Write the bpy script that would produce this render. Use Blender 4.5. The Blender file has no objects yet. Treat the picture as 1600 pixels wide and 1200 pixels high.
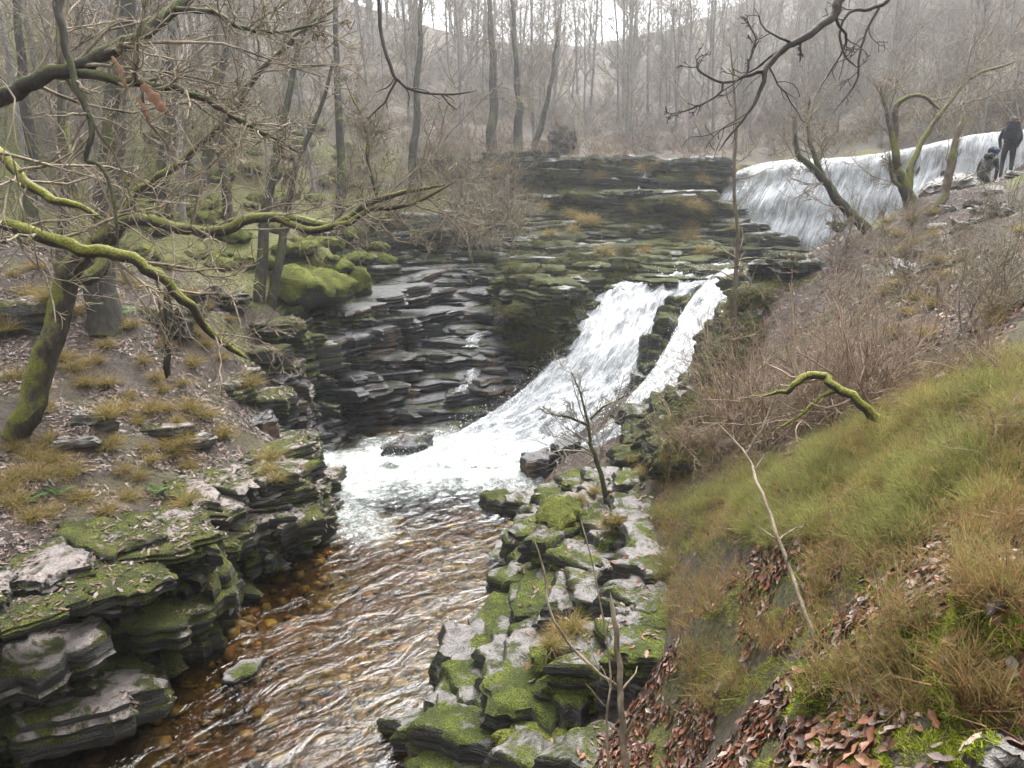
import bpy, math, random
import numpy as np
from mathutils import Vector, Matrix, Euler
from mathutils.bvhtree import BVHTree

SC = bpy.context.scene
COL = SC.collection
rng = np.random.default_rng(11)
random.seed(11)

# ---------------------------------------------------------------- camera, sky, sun, exposure
CAMZ = 7.5; PITCH = math.radians(14.7); FPX = 1180.0
cd = bpy.data.cameras.new('camera'); cam = bpy.data.objects.new('camera', cd); COL.objects.link(cam)
cam.location = (0, 0, CAMZ); cam.rotation_euler = (math.radians(90) - PITCH, 0, 0)
cd.sensor_width = 36; cd.lens = 36 * FPX / 1600; cd.clip_start = 0.05; cd.clip_end = 2000
SC.camera = cam
SUN_EL, SUN_AZ = math.radians(60), math.radians(14)      # a veiled sun ahead of the camera, a little to the right
world = bpy.data.worlds.new('World'); SC.world = world; world.use_nodes = True
wn = world.node_tree; wn.nodes.clear()
sky = wn.nodes.new('ShaderNodeTexSky'); sky.sky_type = 'NISHITA'; sky.sun_disc = False
sky.sun_elevation = SUN_EL; sky.sun_rotation = SUN_AZ; sky.dust_density = 4.0; sky.air_density = 1.0; sky.ozone_density = 1.0
hs = wn.nodes.new('ShaderNodeHueSaturation'); hs.inputs['Saturation'].default_value = 0.12
bg = wn.nodes.new('ShaderNodeBackground'); bg.inputs['Strength'].default_value = 0.15
wo = wn.nodes.new('ShaderNodeOutputWorld')
wn.links.new(sky.outputs[0], hs.inputs['Color']); wn.links.new(hs.outputs[0], bg.inputs['Color']); wn.links.new(bg.outputs[0], wo.inputs[0])
sl = bpy.data.lights.new('sun', 'SUN'); sl.energy = 1.5; sl.angle = math.radians(40); sl.color = (1.0, 0.96, 0.90)
sun = bpy.data.objects.new('sun', sl); COL.objects.link(sun)
sdir = Vector((math.sin(SUN_AZ) * math.cos(SUN_EL), math.cos(SUN_AZ) * math.cos(SUN_EL), math.sin(SUN_EL)))
sun.rotation_euler = (-sdir).to_track_quat('-Z', 'Y').to_euler(); sun.location = (10, 10, 60)
SC.view_settings.view_transform = 'Standard'; SC.view_settings.look = 'None'
SC.view_settings.gamma = 1.0; SC.view_settings.exposure = 1.9; SC.view_settings.use_curve_mapping = False
SC.render.engine = 'CYCLES'
cy = SC.cycles
cy.use_denoising = True; cy.use_adaptive_sampling = True; cy.adaptive_threshold = .035; cy.max_bounces = 5; cy.diffuse_bounces = 2; cy.glossy_bounces = 3; cy.transmission_bounces = 4
cy.transparent_max_bounces = 12; cy.volume_bounces = 0; cy.caustics_reflective = False; cy.caustics_refractive = False

# ---------------------------------------------------------------- numeric helpers
SP, CP = math.sin(PITCH), math.cos(PITCH)
def ray(px, py):
    a, b = (px - 800) / FPX, (600 - py) / FPX
    return np.array([a, CP + b * SP, -SP + b * CP])
def PT(px, py, t): return np.array([0, 0, CAMZ]) + ray(px, py) * t
def PZ(px, py, z):
    d = ray(px, py); return np.array([0, 0, CAMZ]) + d * ((z - CAMZ) / d[2])

_p = np.random.default_rng(3).permutation(256); _p = np.concatenate([_p, _p, _p])
_g = np.random.default_rng(4).normal(size=(256, 3)); _g /= np.linalg.norm(_g, axis=1)[:, None]
def perlin(P):
    P = np.asarray(P, float); I = np.floor(P).astype(int); F = P - I; I &= 255
    U = F * F * F * (F * (F * 6 - 15) + 10); out = 0
    for dx in (0, 1):
        wx = U[:, 0] if dx else 1 - U[:, 0]
        for dy in (0, 1):
            wy = U[:, 1] if dy else 1 - U[:, 1]
            for dz in (0, 1):
                wz = U[:, 2] if dz else 1 - U[:, 2]
                h = _p[_p[_p[(I[:, 0] + dx) & 255] + ((I[:, 1] + dy) & 255)] + ((I[:, 2] + dz) & 255)]
                out = out + wx * wy * wz * (_g[h] * (F - np.array([dx, dy, dz]))).sum(1)
    return out * 1.5
def fbm(P, oct=4, lac=2.1, gain=.5):
    P = np.asarray(P, float); s = 0; a = 1.0
    for _ in range(oct):
        s = s + a * perlin(P); P = P * lac + 17.3; a *= gain
    return s
def xy0(X, Y, s=1.0, o=0.0): return np.stack([X * s + o, Y * s + o * .7, np.full_like(X, o)], 1)
def sstep(a, b, x): t = np.clip((x - a) / (b - a), 0, 1); return t * t * (3 - 2 * t)
def spline(pts, m):
    p = np.asarray(pts, float); n = len(p)
    q = np.vstack([2 * p[0] - p[1], p, 2 * p[-1] - p[-2]])
    u = np.linspace(0, n - 1, m); i = np.minimum(u.astype(int), n - 2); f = (u - i)[:, None]
    a, b, c, d = q[i], q[i + 1], q[i + 2], q[i + 3]
    return .5 * (2 * b + (c - a) * f + (2 * a - 5 * b + 4 * c - d) * f ** 2 + (3 * b - a - 3 * c + d) * f ** 3)

# ---------------------------------------------------------------- mesh helpers
def mesh_np(name, V, Q=None, T=None, mat=None, smooth=True, col=None, flt=None, sharp=None):
    me = bpy.data.meshes.new(name)
    V = np.asarray(V, np.float32); Q = np.zeros((0, 4), int) if Q is None else np.asarray(Q); T = np.zeros((0, 3), int) if T is None else np.asarray(T)
    me.vertices.add(len(V)); me.vertices.foreach_set('co', V.ravel())
    li = np.concatenate([Q.ravel(), T.ravel()]).astype(np.int32)
    lt = np.concatenate([np.full(len(Q), 4), np.full(len(T), 3)]).astype(np.int32)
    ls = np.concatenate([[0], np.cumsum(lt)[:-1]]).astype(np.int32) if len(lt) else np.zeros(0, np.int32)
    me.loops.add(len(li)); me.loops.foreach_set('vertex_index', li)
    me.polygons.add(len(lt)); me.polygons.foreach_set('loop_start', ls); me.polygons.foreach_set('loop_total', lt)
    me.polygons.foreach_set('use_smooth', np.full(len(lt), smooth))
    if col is not None:
        c = np.ones((len(V), 4), np.float32); c[:, :3] = col
        me.attributes.new('Col', 'FLOAT_COLOR', 'POINT').data.foreach_set('color', c.ravel())
    for k, v in (flt or {}).items():
        me.attributes.new(k, 'FLOAT', 'POINT').data.foreach_set('value', np.asarray(v, np.float32))
    if mat: me.materials.append(mat)
    me.update(calc_edges=True)
    if sharp: me.set_sharp_from_angle(angle=math.radians(sharp))
    return me
def link(name, data, parent=None, loc=(0, 0, 0), rot=(0, 0, 0), scale=(1, 1, 1)):
    o = bpy.data.objects.new(name, data); COL.objects.link(o)
    if parent is not None:
        o.parent = parent; loc = Vector(loc) - parent.location
    o.location = loc; o.rotation_euler = rot; o.scale = scale
    return o
def tag(o, label=None, cat=None, group=None, kind=None):
    if label: o['label'] = label
    if cat: o['category'] = cat
    if group: o['group'] = group
    if kind: o['kind'] = kind
    return o
def thing(name, loc, label, cat, group=None):
    o = bpy.data.objects.new(name, None); COL.objects.link(o); o.location = loc; o.empty_display_size = .1
    return tag(o, label, cat, group)
def meshobj(name, V, parent=None, loc=None, **k):
    """world-space vertices -> object with its origin at loc"""
    if loc is None: loc = parent.location if parent is not None else (0, 0, 0)
    o = link(name, mesh_np(name, np.asarray(V) - np.array(loc)[None], **k), parent, loc)
    return o
class Tubes:
    def __init__(s): s.V = []; s.Q = []; s.n = 0
    def batch(s, P, R, k):
        P = np.asarray(P, float); R = np.asarray(R, float)
        B, n, _ = P.shape
        if B == 0: return
        T = np.gradient(P, axis=1); T /= np.linalg.norm(T, axis=2, keepdims=True) + 1e-9
        m = T.mean(1); m /= np.linalg.norm(m, axis=1, keepdims=True) + 1e-9
        ref = np.where((np.abs(m[:, 2:3]) > .8), np.array([[1., .3, 0]]), np.array([[0, 0, 1.]]))
        A = np.cross(T, ref[:, None, :]); A /= np.linalg.norm(A, axis=2, keepdims=True) + 1e-9
        Bn = np.cross(T, A)
        th = np.arange(k) * 2 * np.pi / k
        V = P[:, :, None, :] + R[:, :, None, None] * (np.cos(th)[None, None, :, None] * A[:, :, None, :] + np.sin(th)[None, None, :, None] * Bn[:, :, None, :])
        s.V.append(V.reshape(-1, 3))
        i = np.arange(n - 1)[:, None] * k + np.arange(k)[None]
        j = np.arange(n - 1)[:, None] * k + (np.arange(k)[None] + 1) % k
        q = np.stack([i, j, j + k, i + k], -1).reshape(-1, 4)
        q = (q[None] + (np.arange(B) * n * k)[:, None, None]).reshape(-1, 4) + s.n
        s.Q.append(q); s.n += B * n * k
    def arrays(s): return np.concatenate(s.V), np.concatenate(s.Q)
def children(P, R, per, n, lr, ang, up=0.0, wig=.25, rs=.6, t0=.15, r=None, tip=.35, outb=None):
    """polylines growing from polylines P (B,m,3): returns (B*per, n, 3), radii"""
    r = r or rng
    B, m, _ = P.shape
    if B == 0 or per == 0: return np.zeros((0, n, 3)), np.zeros((0, n))
    t = r.uniform(t0, 1, (B, per)) * (m - 1); i = np.minimum(t.astype(int), m - 2); f = (t - i)
    b = np.arange(B)[:, None]
    p0 = P[b, i] * (1 - f[..., None]) + P[b, i + 1] * f[..., None]
    rad = R[b, i] * (1 - f) + R[b, i + 1] * f
    T = P[b, i + 1] - P[b, i]; T /= np.linalg.norm(T, axis=-1, keepdims=True) + 1e-9
    L = np.linalg.norm(np.diff(P, axis=1), axis=2).sum(1)[:, None] * r.uniform(lr[0], lr[1], (B, per)) * (1.15 - .6 * t / (m - 1))
    rd = r.normal(size=(B, per, 3)); rd -= (rd * T).sum(-1, keepdims=True) * T; rd /= np.linalg.norm(rd, axis=-1, keepdims=True) + 1e-9
    a = r.uniform(ang[0], ang[1], (B, per))[..., None]
    d = T * np.cos(a) + rd * np.sin(a)
    p0 = p0.reshape(-1, 3); d = d.reshape(-1, 3); L = L.reshape(-1); rad = rad.reshape(-1)
    out = np.zeros((len(p0), n, 3)); out[:, 0] = p0
    for q in range(1, n):
        d = d + r.normal(size=d.shape) * wig + np.array([0, 0, up / n])
        d /= np.linalg.norm(d, axis=1, keepdims=True)
        out[:, q] = out[:, q - 1] + d * (L / (n - 1))[:, None]
    rr = (rad * rs)[:, None] * np.linspace(1, tip, n)[None]
    return out, rr

# ---------------------------------------------------------------- material helpers
class NT:
    def __init__(s, name):
        s.m = bpy.data.materials.new(name); s.m.use_nodes = True; s.t = s.m.node_tree; s.t.nodes.clear()
        s.out = s.t.nodes.new('ShaderNodeOutputMaterial')
    def n(s, typ, ins=None, **k):
        o = s.t.nodes.new(typ)
        for a, v in k.items(): setattr(o, a, v)
        for a, v in (ins or {}).items():
            if isinstance(v, bpy.types.NodeSocket): s.t.links.new(v, o.inputs[a])
            elif v is not None: o.inputs[a].default_value = v
        return o
    def geo(s): return s.n('ShaderNodeNewGeometry')
    def noise(s, vec, scale, detail=4, rough=.55, dist=0):
        return s.n('ShaderNodeTexNoise', {'Vector': vec, 'Scale': scale, 'Detail': detail, 'Roughness': rough, 'Distortion': dist}).outputs[0]
    def math(s, op, a, b=None, c=None):
        o = s.n('ShaderNodeMath', operation=op)
        for i, v in enumerate((a, b, c)):
            if isinstance(v, bpy.types.NodeSocket): s.t.links.new(v, o.inputs[i])
            elif v is not None: o.inputs[i].default_value = v
        return o.outputs[0]
    def ss(s, x, a, b):
        return s.n('ShaderNodeMapRange', {'Value': x, 'From Min': a, 'From Max': b, 'To Min': 0., 'To Max': 1.}, interpolation_type='SMOOTHSTEP').outputs[0]
    def mix(s, f, a, b, blend='MIX'):
        o = s.n('ShaderNodeMix', data_type='RGBA', blend_type=blend)
        for i, v in ((0, f), (6, a), (7, b)):
            if isinstance(v, bpy.types.NodeSocket): s.t.links.new(v, o.inputs[i])
            else: o.inputs[i].default_value = (*v, 1) if i and len(v) == 3 else v
        return o.outputs[2]
    def scale(s, vec, v):
        return s.n('ShaderNodeVectorMath', {0: vec, 1: v}, operation='MULTIPLY').outputs[0]
    def bump(s, h, strength=.5, dist=.02, normal=None):
        return s.n('ShaderNodeBump', {'Height': h, 'Strength': strength, 'Distance': dist, 'Normal': normal}).outputs[0]
    def bsdf(s, color, rough=.8, normal=None, spec=.5):
        b = s.n('ShaderNodeBsdfPrincipled', {'Normal': normal, 'Specular IOR Level': spec})
        for k, v in (('Base Color', color), ('Roughness', rough)):
            if isinstance(v, bpy.types.NodeSocket): s.t.links.new(v, b.inputs[k])
            else: b.inputs[k].default_value = (*v, 1) if k == 'Base Color' else v
        return b.outputs[0]
    def done(s, sh): s.t.links.new(sh, s.out.inputs['Surface']); return s.m

def rock_mat(name, dark, mid, pale, moss, moss2, moss_thr, pale_thr, wet=.3, rust=0.0):
    """layered wet rock: dark beds, paler up-facing tops, moss where it can sit"""
    t = NT(name); g = t.geo(); pos = g.outputs['Position']
    nz = t.n('ShaderNodeSeparateXYZ', {0: g.outputs['Normal']}).outputs[2]
    oi = t.n('ShaderNodeObjectInfo').outputs['Random']
    n1 = t.noise(pos, .7, 4, .55, .4); n2 = t.noise(pos, 6, 6, .65); n3 = t.noise(pos, 38, 4, .6)
    bed = t.noise(t.scale(pos, (1.2, 1.2, 11)), 1.6, 5, .65, .3)
    c = t.mix(t.ss(bed, .35, .7), dark, mid)
    c = t.mix(t.math('MULTIPLY', t.ss(n2, .45, .75), .45), c, mid)
    if rust: c = t.mix(t.math('MULTIPLY', t.ss(n1, .5, .66), rust), c, (.21, .125, .06))
    pf = t.math('MULTIPLY', t.ss(nz, .6, .92), t.ss(t.math('ADD', t.math('ADD', n1, t.math('MULTIPLY', oi, .22)), t.math('MULTIPLY', n2, .25)), pale_thr, pale_thr + .16))
    pc = t.mix(t.ss(n2, .4, .65), pale, tuple(v * .55 for v in pale))
    pc = t.mix(t.ss(n3, .5, .72), pc, tuple(v * 1.35 for v in pale))
    c = t.mix(pf, c, pc)
    mv = t.math('ADD', t.math('ADD', t.math('MULTIPLY', nz, .42), t.math('MULTIPLY', t.noise(pos, 1.7, 6, .68, .6), .95)), t.math('MULTIPLY', n3, .14))
    mf = t.ss(t.math('SUBTRACT', mv, t.math('MULTIPLY', pf, .25)), moss_thr, moss_thr + .1)
    mc = t.mix(t.ss(t.noise(pos, 3.1, 4), .38, .66), moss, moss2)
    mc = t.mix(t.ss(n3, .35, .7), tuple(v * .45 for v in moss), mc)
    c = t.mix(mf, c, mc)
    r = t.math('ADD', t.math('MULTIPLY', n2, .45), wet - .12)
    r = t.math('ADD', t.math('MULTIPLY', mf, .6), r)
    h = t.math('ADD', t.math('ADD', t.math('MULTIPLY', bed, .9), t.math('MULTIPLY', n2, .8)), t.math('MULTIPLY', n3, t.math('ADD', t.math('MULTIPLY', mf, .5), .25)))
    return t.done(t.bsdf(c, r, t.bump(h, .9, .09), .5))
def bark_mat(name, base, base2, moss, moss_thr, nsc=6.0):
    t = NT(name); g = t.geo(); pos = g.outputs['Position']
    nz = t.n('ShaderNodeSeparateXYZ', {0: g.outputs['Normal']}).outputs[2]
    n1 = t.noise(t.scale(pos, (1, 1, .3)), nsc * 2.2, 5, .65); n2 = t.noise(pos, 1.6, 4, .6); n3 = t.noise(pos, 45, 3)
    c = t.mix(t.ss(n1, .35, .68), base, base2)
    mv = t.math('ADD', t.math('MULTIPLY', nz, .33), t.math('ADD', n2, t.math('MULTIPLY', n3, .12)))
    mf = t.ss(mv, moss_thr, moss_thr + .13)
    c = t.mix(mf, c, t.mix(t.ss(n3, .35, .65), tuple(v * .4 for v in moss), moss))
    return t.done(t.bsdf(c, .75, t.bump(t.math('ADD', n1, t.math('MULTIPLY', n3, .4)), .6, .03), .4))
def attr_mat(name, rough=.7, jitter=.35, spec=.35, transl=0.0):
    """colour carried by each leaf or blade of the mesh"""
    t = NT(name); g = t.geo()
    a = t.n('ShaderNodeAttribute', attribute_name='Col').outputs['Color']
    n = t.noise(g.outputs['Position'], 60, 3)
    c = t.mix(t.math('MULTIPLY', t.ss(n, .4, .7), jitter), a, (.03, .025, .015))
    sh = t.bsdf(c, rough, None, spec)
    if transl:
        tr = t.n('ShaderNodeBsdfTranslucent', {'Color': c}).outputs[0]
        sh = t.n('ShaderNodeMixShader', {0: transl, 1: sh, 2: tr}).outputs[0]
    return t.done(sh)

M = {}
M['rock_left'] = rock_mat('wet_mossy_rock', (.012, .012, .010), (.055, .052, .042), (.25, .215, .20), (.055, .066, .010), (.165, .175, .018), .69, .64, .36)
M['rock_black'] = rock_mat('black_wet_slate', (.010, .011, .012), (.034, .036, .038), (.085, .087, .09), (.035, .045, .010), (.07, .08, .018), .86, .62, .22, .55)
M['rock_bluff'] = rock_mat('mossy_bluff_rock', (.012, .013, .011), (.055, .057, .05), (.20, .21, .20), (.045, .056, .010), (.135, .145, .024), .63, .72, .25)
M['rock_far'] = rock_mat('far_ledge_rock', (.008, .009, .009), (.036, .038, .036), (.13, .135, .135), (.035, .044, .010), (.095, .095, .026), .70, .68, .40)  # pale colour on ledge tops paints in their wet highlights
M['rock_right'] = rock_mat('pale_bank_rock', (.014, .013, .011), (.065, .06, .053), (.19, .175, .17), (.06, .08, .008), (.17, .20, .016), .69, .60, .28)
M['stone'] = rock_mat('path_stone', (.04, .036, .03), (.14, .125, .105), (.20, .19, .175), (.06, .075, .012), (.12, .14, .02), .84, .52, .42)
# ---------------------------------------------------------------- water plans (world metres, pool surface z = 0)
left_px = [(-260, 1330), (-90, 1230), (20, 1180), (165, 1085), (285, 1022), (345, 1000), (362, 930), (470, 872), (500, 850), (508, 790), (478, 745), (470, 700), (500, 668), (560, 655), (640, 672), (760, 650)]
right_px = [(900, 690), (850, 712), (832, 742), (806, 790), (822, 822), (806, 872), (800, 925), (760, 975), (718, 1032), (690, 1062), (684, 1120), (655, 1200), (600, 1330)]
WL = np.array([PZ(a, b, 0)[:2] for a, b in left_px]); WR = np.array([PZ(a, b, 0)[:2] for a, b in right_px])
WL[0] += (-.6, -2.5); WR[-1] += (.6, -2.5)
POOL = np.vstack([WL, WR])
def inpoly(X, Y, poly):
    c = np.zeros(len(X), bool)
    for (x1, y1), (x2, y2) in zip(poly, np.roll(poly, -1, 0)):
        if y1 == y2: continue
        c ^= ((y1 > Y) != (y2 > Y)) & (X < (x2 - x1) * (Y - y1) / (y2 - y1) + x1)
    return c
def polydist(X, Y, line, closed=True):
    d = np.full(len(X), 1e9); n = len(line)
    for i in range(n if closed else n - 1):
        a, b = line[i], line[(i + 1) % n]; ab = b - a
        t = np.clip(((X - a[0]) * ab[0] + (Y - a[1]) * ab[1]) / (ab @ ab + 1e-9), 0, 1)
        d = np.minimum(d, np.hypot(X - a[0] - t * ab[0], Y - a[1] - t * ab[1]))
    return d
# the slide: cross-sections (left px, right px, distance)
MAIN = [((1060, 418), (1165, 415), 30.5), ((1000, 436), (1150, 424), 28.8), ((935, 456), (1092, 450), 27.4), ((903, 490), (1048, 490), 26.4), ((868, 550), (1018, 545), 25.1),
        ((822, 592), (996, 600), 24.2), ((765, 632), (962, 650), 23.3), ((705, 665), (905, 690), 22.6), ((630, 706), (850, 728), 21.6), ((560, 730), (800, 755), 20.6)]
SIDE = [((1120, 424), (1200, 424), 28.6), ((1088, 452), (1160, 446), 26.6), ((1060, 490), (1132, 492), 25.4), ((1042, 535), (1112, 535), 24.2), ((1010, 585), (1080, 585), 22.9),
        ((975, 625), (1048, 630), 21.9), ((935, 665), (1015, 680), 21.2), ((890, 700), (975, 705), 20.9), ((850, 722), (905, 735), 20.6)]
def slide_grid(sec, rows, cols, zmin):
    L = spline([PT(*a, t) for a, b, t in sec], rows); R = spline([PT(*b, t) for a, b, t in sec], rows)
    zz = np.minimum(L[:, 2], R[:, 2]) * .5 + (L[:, 2] + R[:, 2]) * .25
    zz = np.maximum(zz, zmin)
    f = np.linspace(0, 1, cols)[None, :, None]
    G = L[:, None] * (1 - f) + R[:, None] * f
    G[:, :, 2] = zz[:, None] * .6 + np.maximum(G[:, :, 2], zmin) * .4
    return G
GM = slide_grid(MAIN, 170, 70, .03); GS = slide_grid(SIDE, 120, 36, .05)
# the upper fall: crest line
CREST = [(1150, 268, 35.6), (1185, 256, 35), (1230, 250, 34), (1330, 245, 31.4), (1430, 230, 28.8), (1500, 214, 27.2), (1560, 206, 26.3), (1640, 200, 25.8), (1760, 192, 25.4)]
CR = spline([PT(*c) for c in CREST], 240)
tang = np.gradient(CR[:, :2], axis=0); tang /= np.linalg.norm(tang, axis=1)[:, None]
FOUT = np.stack([tang[:, 1], -tang[:, 0]], 1)              # outward, towards the gorge
FOUT *= np.sign((FOUT * np.array([-1., -1.])).sum(1))[:, None]

# ---------------------------------------------------------------- terrain
CT = [  # (px, py, distance) read off the photograph
 (1500, 1150, 3.5), (1300, 1000, 5.0), (1250, 900, 6.5), (1100, 950, 8.4), (1180, 1100, 6.0), (1060, 1190, 7.1), (1200, 750, 9.5), (1590, 900, 4.0), (1590, 700, 5.5),
 (1590, 520, 8.5), (1450, 600, 9.0), (1200, 600, 15), (1110, 680, 14.5), (1250, 690, 11), (1380, 655, 10), (1400, 480, 14), (1550, 420, 13), (1590, 330, 17),
 (1500, 300, 20), (1580, 268, 23), (1420, 318, 20), (1350, 368, 19.5), (1250, 404, 20), (1165, 455, 20.5), (1100, 560, 20), (1060, 675, 18.2), (1000, 730, 17.2), (1060, 790, 12.6),
 (960, 760, 16), (900, 850, 13.8), (960, 900, 12.2), (880, 960, 12), (1000, 1000, 10.3), (850, 1040, 11), (950, 1130, 9.2), (760, 1090, 10.9), (900, 1190, 8.6),
 (30, 975, 10.3), (150, 855, 12.4), (100, 760, 13.4), (-80, 850, 11.5), (300, 790, 14.6), (440, 810, 15.6), (250, 700, 15.6), (330, 700, 16.6), (430, 705, 17.6), (400, 650, 19.2),
 (330, 620, 18), (450, 600, 22.2), (120, 620, 15.6), (60, 520, 17), (200, 500, 18), (330, 500, 20.5), (430, 490, 23), (-120, 600, 15), (-100, 400, 19),
 (0, 400, 19), (150, 400, 22), (300, 300, 30), (100, 200, 29), (0, 90, 30), (500, 420, 25.4), (500, 480, 25.6), (560, 440, 29), (560, 330, 35), (600, 250, 38), (450, 200, 40), (400, 90, 48),
 (200, 60, 42), (650, 405, 32.4), (600, 520, 27.4), (600, 600, 25.9), (750, 600, 26), (780, 490, 28), (700, 560, 27), (820, 540, 27.4), (700, 330, 35.5), (800, 330, 35.5), (900, 400, 30.5), (900, 440, 28.5),
 (1000, 335, 34.5), (1000, 385, 33), (1100, 340, 34.5), (1100, 395, 33), (800, 252, 39), (950, 258, 38.4), (1080, 260, 37.8), (850, 245, 43), (950, 243, 46), (1150, 240, 46), (1000, 185, 60), (1000, 110, 85),
 (700, 185, 55), (700, 80, 75), (850, 130, 75), (1300, 185, 52), (1450, 110, 45), (1590, 150, 35), (1590, 30, 46), (1300, 60, 75), (1150, 150, 70)]
CW = [(0, -1, 5.6), (1.5, .5, 5.75), (4, 2, 6.2), (0, -12, 7), (8, -3, 8), (10, 6, 8.6), (14, 14, 9.6), (20, 22, 11), (-3, 0, 2.6), (-3, -6, 2), (-5, 4, -.3), (-10, 2, 2.6), (-14, 9, 4.2), (-13, -6, 4), (-24, 18, 11), (-30, 5, 12),
 (9.4, 25, 4.0), (11, 25.5, 4.2), (13, 24.6, 4.6), (8.6, 27.5, 3.7), (10, 30, 3.6), (13, 29, 3.8), (13, 36, 8.0), (17, 32, 8.4), (20, 30, 8.8), (16, 41, 8.6), (24, 34, 9.4), (12, 44, 9.2), (30, 28, 14), (34, 40, 16),
 (-40, 40, 22), (-60, 60, 30), (60, 60, 38), (32, 78, 31), (46, 74, 36), (-34, 80, 32), (-60, 20, 26), (60, 20, 26), (0, 125, 27), (-34, 100, 33), (44, 100, 38), (0, 200, 27), (-90, 160, 30), (90, 160, 30), (-20, -30, 10), (30, -30, 16), (90, 0, 32), (-90, 0, 32)]
CPT = np.array([PT(*c) for c in CT] + [list(c) for c in CW])
def _ker(A, B): return np.sqrt(((A[:, None] - B[None]) ** 2).sum(2) + .15)
_n = len(CPT); _K = np.zeros((_n + 3, _n + 3)); _K[:_n, :_n] = _ker(CPT[:, :2], CPT[:, :2]) + np.eye(_n) * -.02
_K[:_n, _n] = 1; _K[:_n, _n + 1:] = CPT[:, :2]; _K[_n, :_n] = 1; _K[_n + 1:, :_n] = CPT[:, :2].T
_W = np.linalg.solve(_K, np.concatenate([CPT[:, 2], np.zeros(3)]))
slideP = np.concatenate([GM[::4, ::4].reshape(-1, 3), GS[::3, ::3].reshape(-1, 3)])
slidePoly = [np.vstack([g[:, 0, :2][::6], g[::-1, -1, :2][::6]]) for g in (GM, GS)]
def gz(X, Y):
    X = np.asarray(X, float); Y = np.asarray(Y, float); out = np.zeros(len(X))
    for s in range(0, len(X), 40000):
        P = np.stack([X[s:s + 40000], Y[s:s + 40000]], 1)
        out[s:s + 40000] = _ker(P, CPT[:, :2]) @ _W[:_n] + _W[_n] + P @ _W[_n + 1:]
    far = np.hypot(X, Y)
    out += fbm(xy0(X, Y, .16), 3) * .55 * sstep(14, 40, far) + fbm(xy0(X, Y, .8, 3.1), 4) * .16 * sstep(2, 9, far) + fbm(xy0(X, Y, 3.1, 1.7), 3) * .035 + fbm(xy0(X, Y, 1.3, 6.2), 4) * .16 * sstep(.8, 1.6, X) * sstep(11, 7, Y) * sstep(1.2, 2.4, Y)
    near = (np.abs(X) < 14) & (Y > -6) & (Y < 40)
    i = np.where(near)[0]; x, y = X[i], Y[i]
    ins = inpoly(x, y, POOL); d = polydist(x, y, POOL)
    bed = -.10 - .35 * sstep(0, 1.2, d) - .5 * sstep(.8, 2.6, d) + fbm(xy0(x, y, 1.3, 5.5), 3) * .12
    o = out[i]; o = np.where(ins, bed, np.where(d < .9, np.minimum(o, -.1 + o.clip(0) * sstep(.15, .9, d)), o))
    for poly in slidePoly:
        ins = inpoly(x, y, poly); dd = polydist(x, y, poly); k = np.where(ins | (dd < 1.0))[0]
        if len(k):
            D = ((np.stack([x[k], y[k]], 1)[:, None] - slideP[None, :, :2]) ** 2).sum(2); zc = slideP[D.argmin(1), 2] - .4
            w = np.where(ins[k], 1, 1 - sstep(.1, 1.0, dd[k])); o[k] = o[k] * (1 - w) + np.minimum(zc, o[k] + .3) * w
    out[i] = o
    # the lip of the upper fall
    k = np.where((X > 6) & (X < 26) & (Y > 22) & (Y < 40))[0]
    if len(k):
        D = (X[k][:, None] - CR[None, ::4, 0]) ** 2 + (Y[k][:, None] - CR[None, ::4, 1]) ** 2; j = D.argmin(1) * 4
        sd = (X[k] - CR[j, 0]) * FOUT[j, 0] + (Y[k] - CR[j, 1]) * FOUT[j, 1]; dd = np.sqrt(D.min(1))
        zf = np.where(sd > 0, CR[j, 2] - .3 - sd * 3.2, CR[j, 2] - .3)
        w = (1 - sstep(1.2, 2.4, dd)) * (X[k] < 16.5)
        out[k] = out[k] * (1 - w) + np.maximum(zf, 3.6) * w
    return out
def warp(n, lo, hi, dens): # denser sampling around 0
    u = np.linspace(math.asinh(lo / dens), math.asinh(hi / dens), n); return np.sinh(u) * dens
gx = warp(470, -130, 130, 7.0); gy = np.concatenate([np.linspace(-30, 1, 24)[:-1], 1 + warp(470, 0, 260, 14.0)])
NX, NY = len(gx), len(gy); GX, GY = [a.ravel() for a in np.meshgrid(gx, gy)]
GZ = gz(GX, GY)
idx = np.arange(NX * NY).reshape(NY, NX)
GQ = np.stack([idx[:-1, :-1], idx[:-1, 1:], idx[1:, 1:], idx[1:, :-1]], -1).reshape(-1, 4)
def lerp(a, b, w): return a * (1 - w[:, None]) + np.array(b)[None] * w[:, None]
nz1 = fbm(xy0(GX, GY, .5, 9), 4); nz2 = fbm(xy0(GX, GY, 2.3, 4), 4)
gc = np.tile(np.array([[.085, .062, .048]]), (len(GX), 1))
gc = lerp(gc, (.165, .125, .105), sstep(-.1, .5, nz2) * .8)                                          # bleached litter
gc = lerp(gc, (.19, .205, .03), (1 - .75 * (GX < -1) * sstep(20, 17, GY)) * sstep(.0, .35, nz1 + .6 * sstep(19, 24, GY) * (GX < -3) * sstep(50, 40, GY) - .12))    # moss cover
gc = lerp(gc, (.15, .115, .085), sstep(38, 46, GY) * sstep(-.3, .3, nz2 + .2))                     # bracken
gc = lerp(gc, (.075, .07, .02), (GX > 1.5) * (GY < 18) * sstep(-.4, .2, nz1) * .7)
bedw = sstep(.12, -.05, GZ) * (GY < 26) * (np.abs(GX) < 14)
bc = lerp(np.tile(np.array([[.17, .09, .036]]), (len(GX), 1)), (.20, .175, .05), sstep(-.2, .4, nz1)); bc = lerp(bc, (.05, .04, .02), sstep(-.1, .6, nz2) * .8)
gc = gc * (1 - bedw[:, None]) + bc * bedw[:, None]
t = NT('woodland_ground'); g = t.geo(); a = t.n('ShaderNodeAttribute', attribute_name='Col').outputs['Color']
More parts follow.
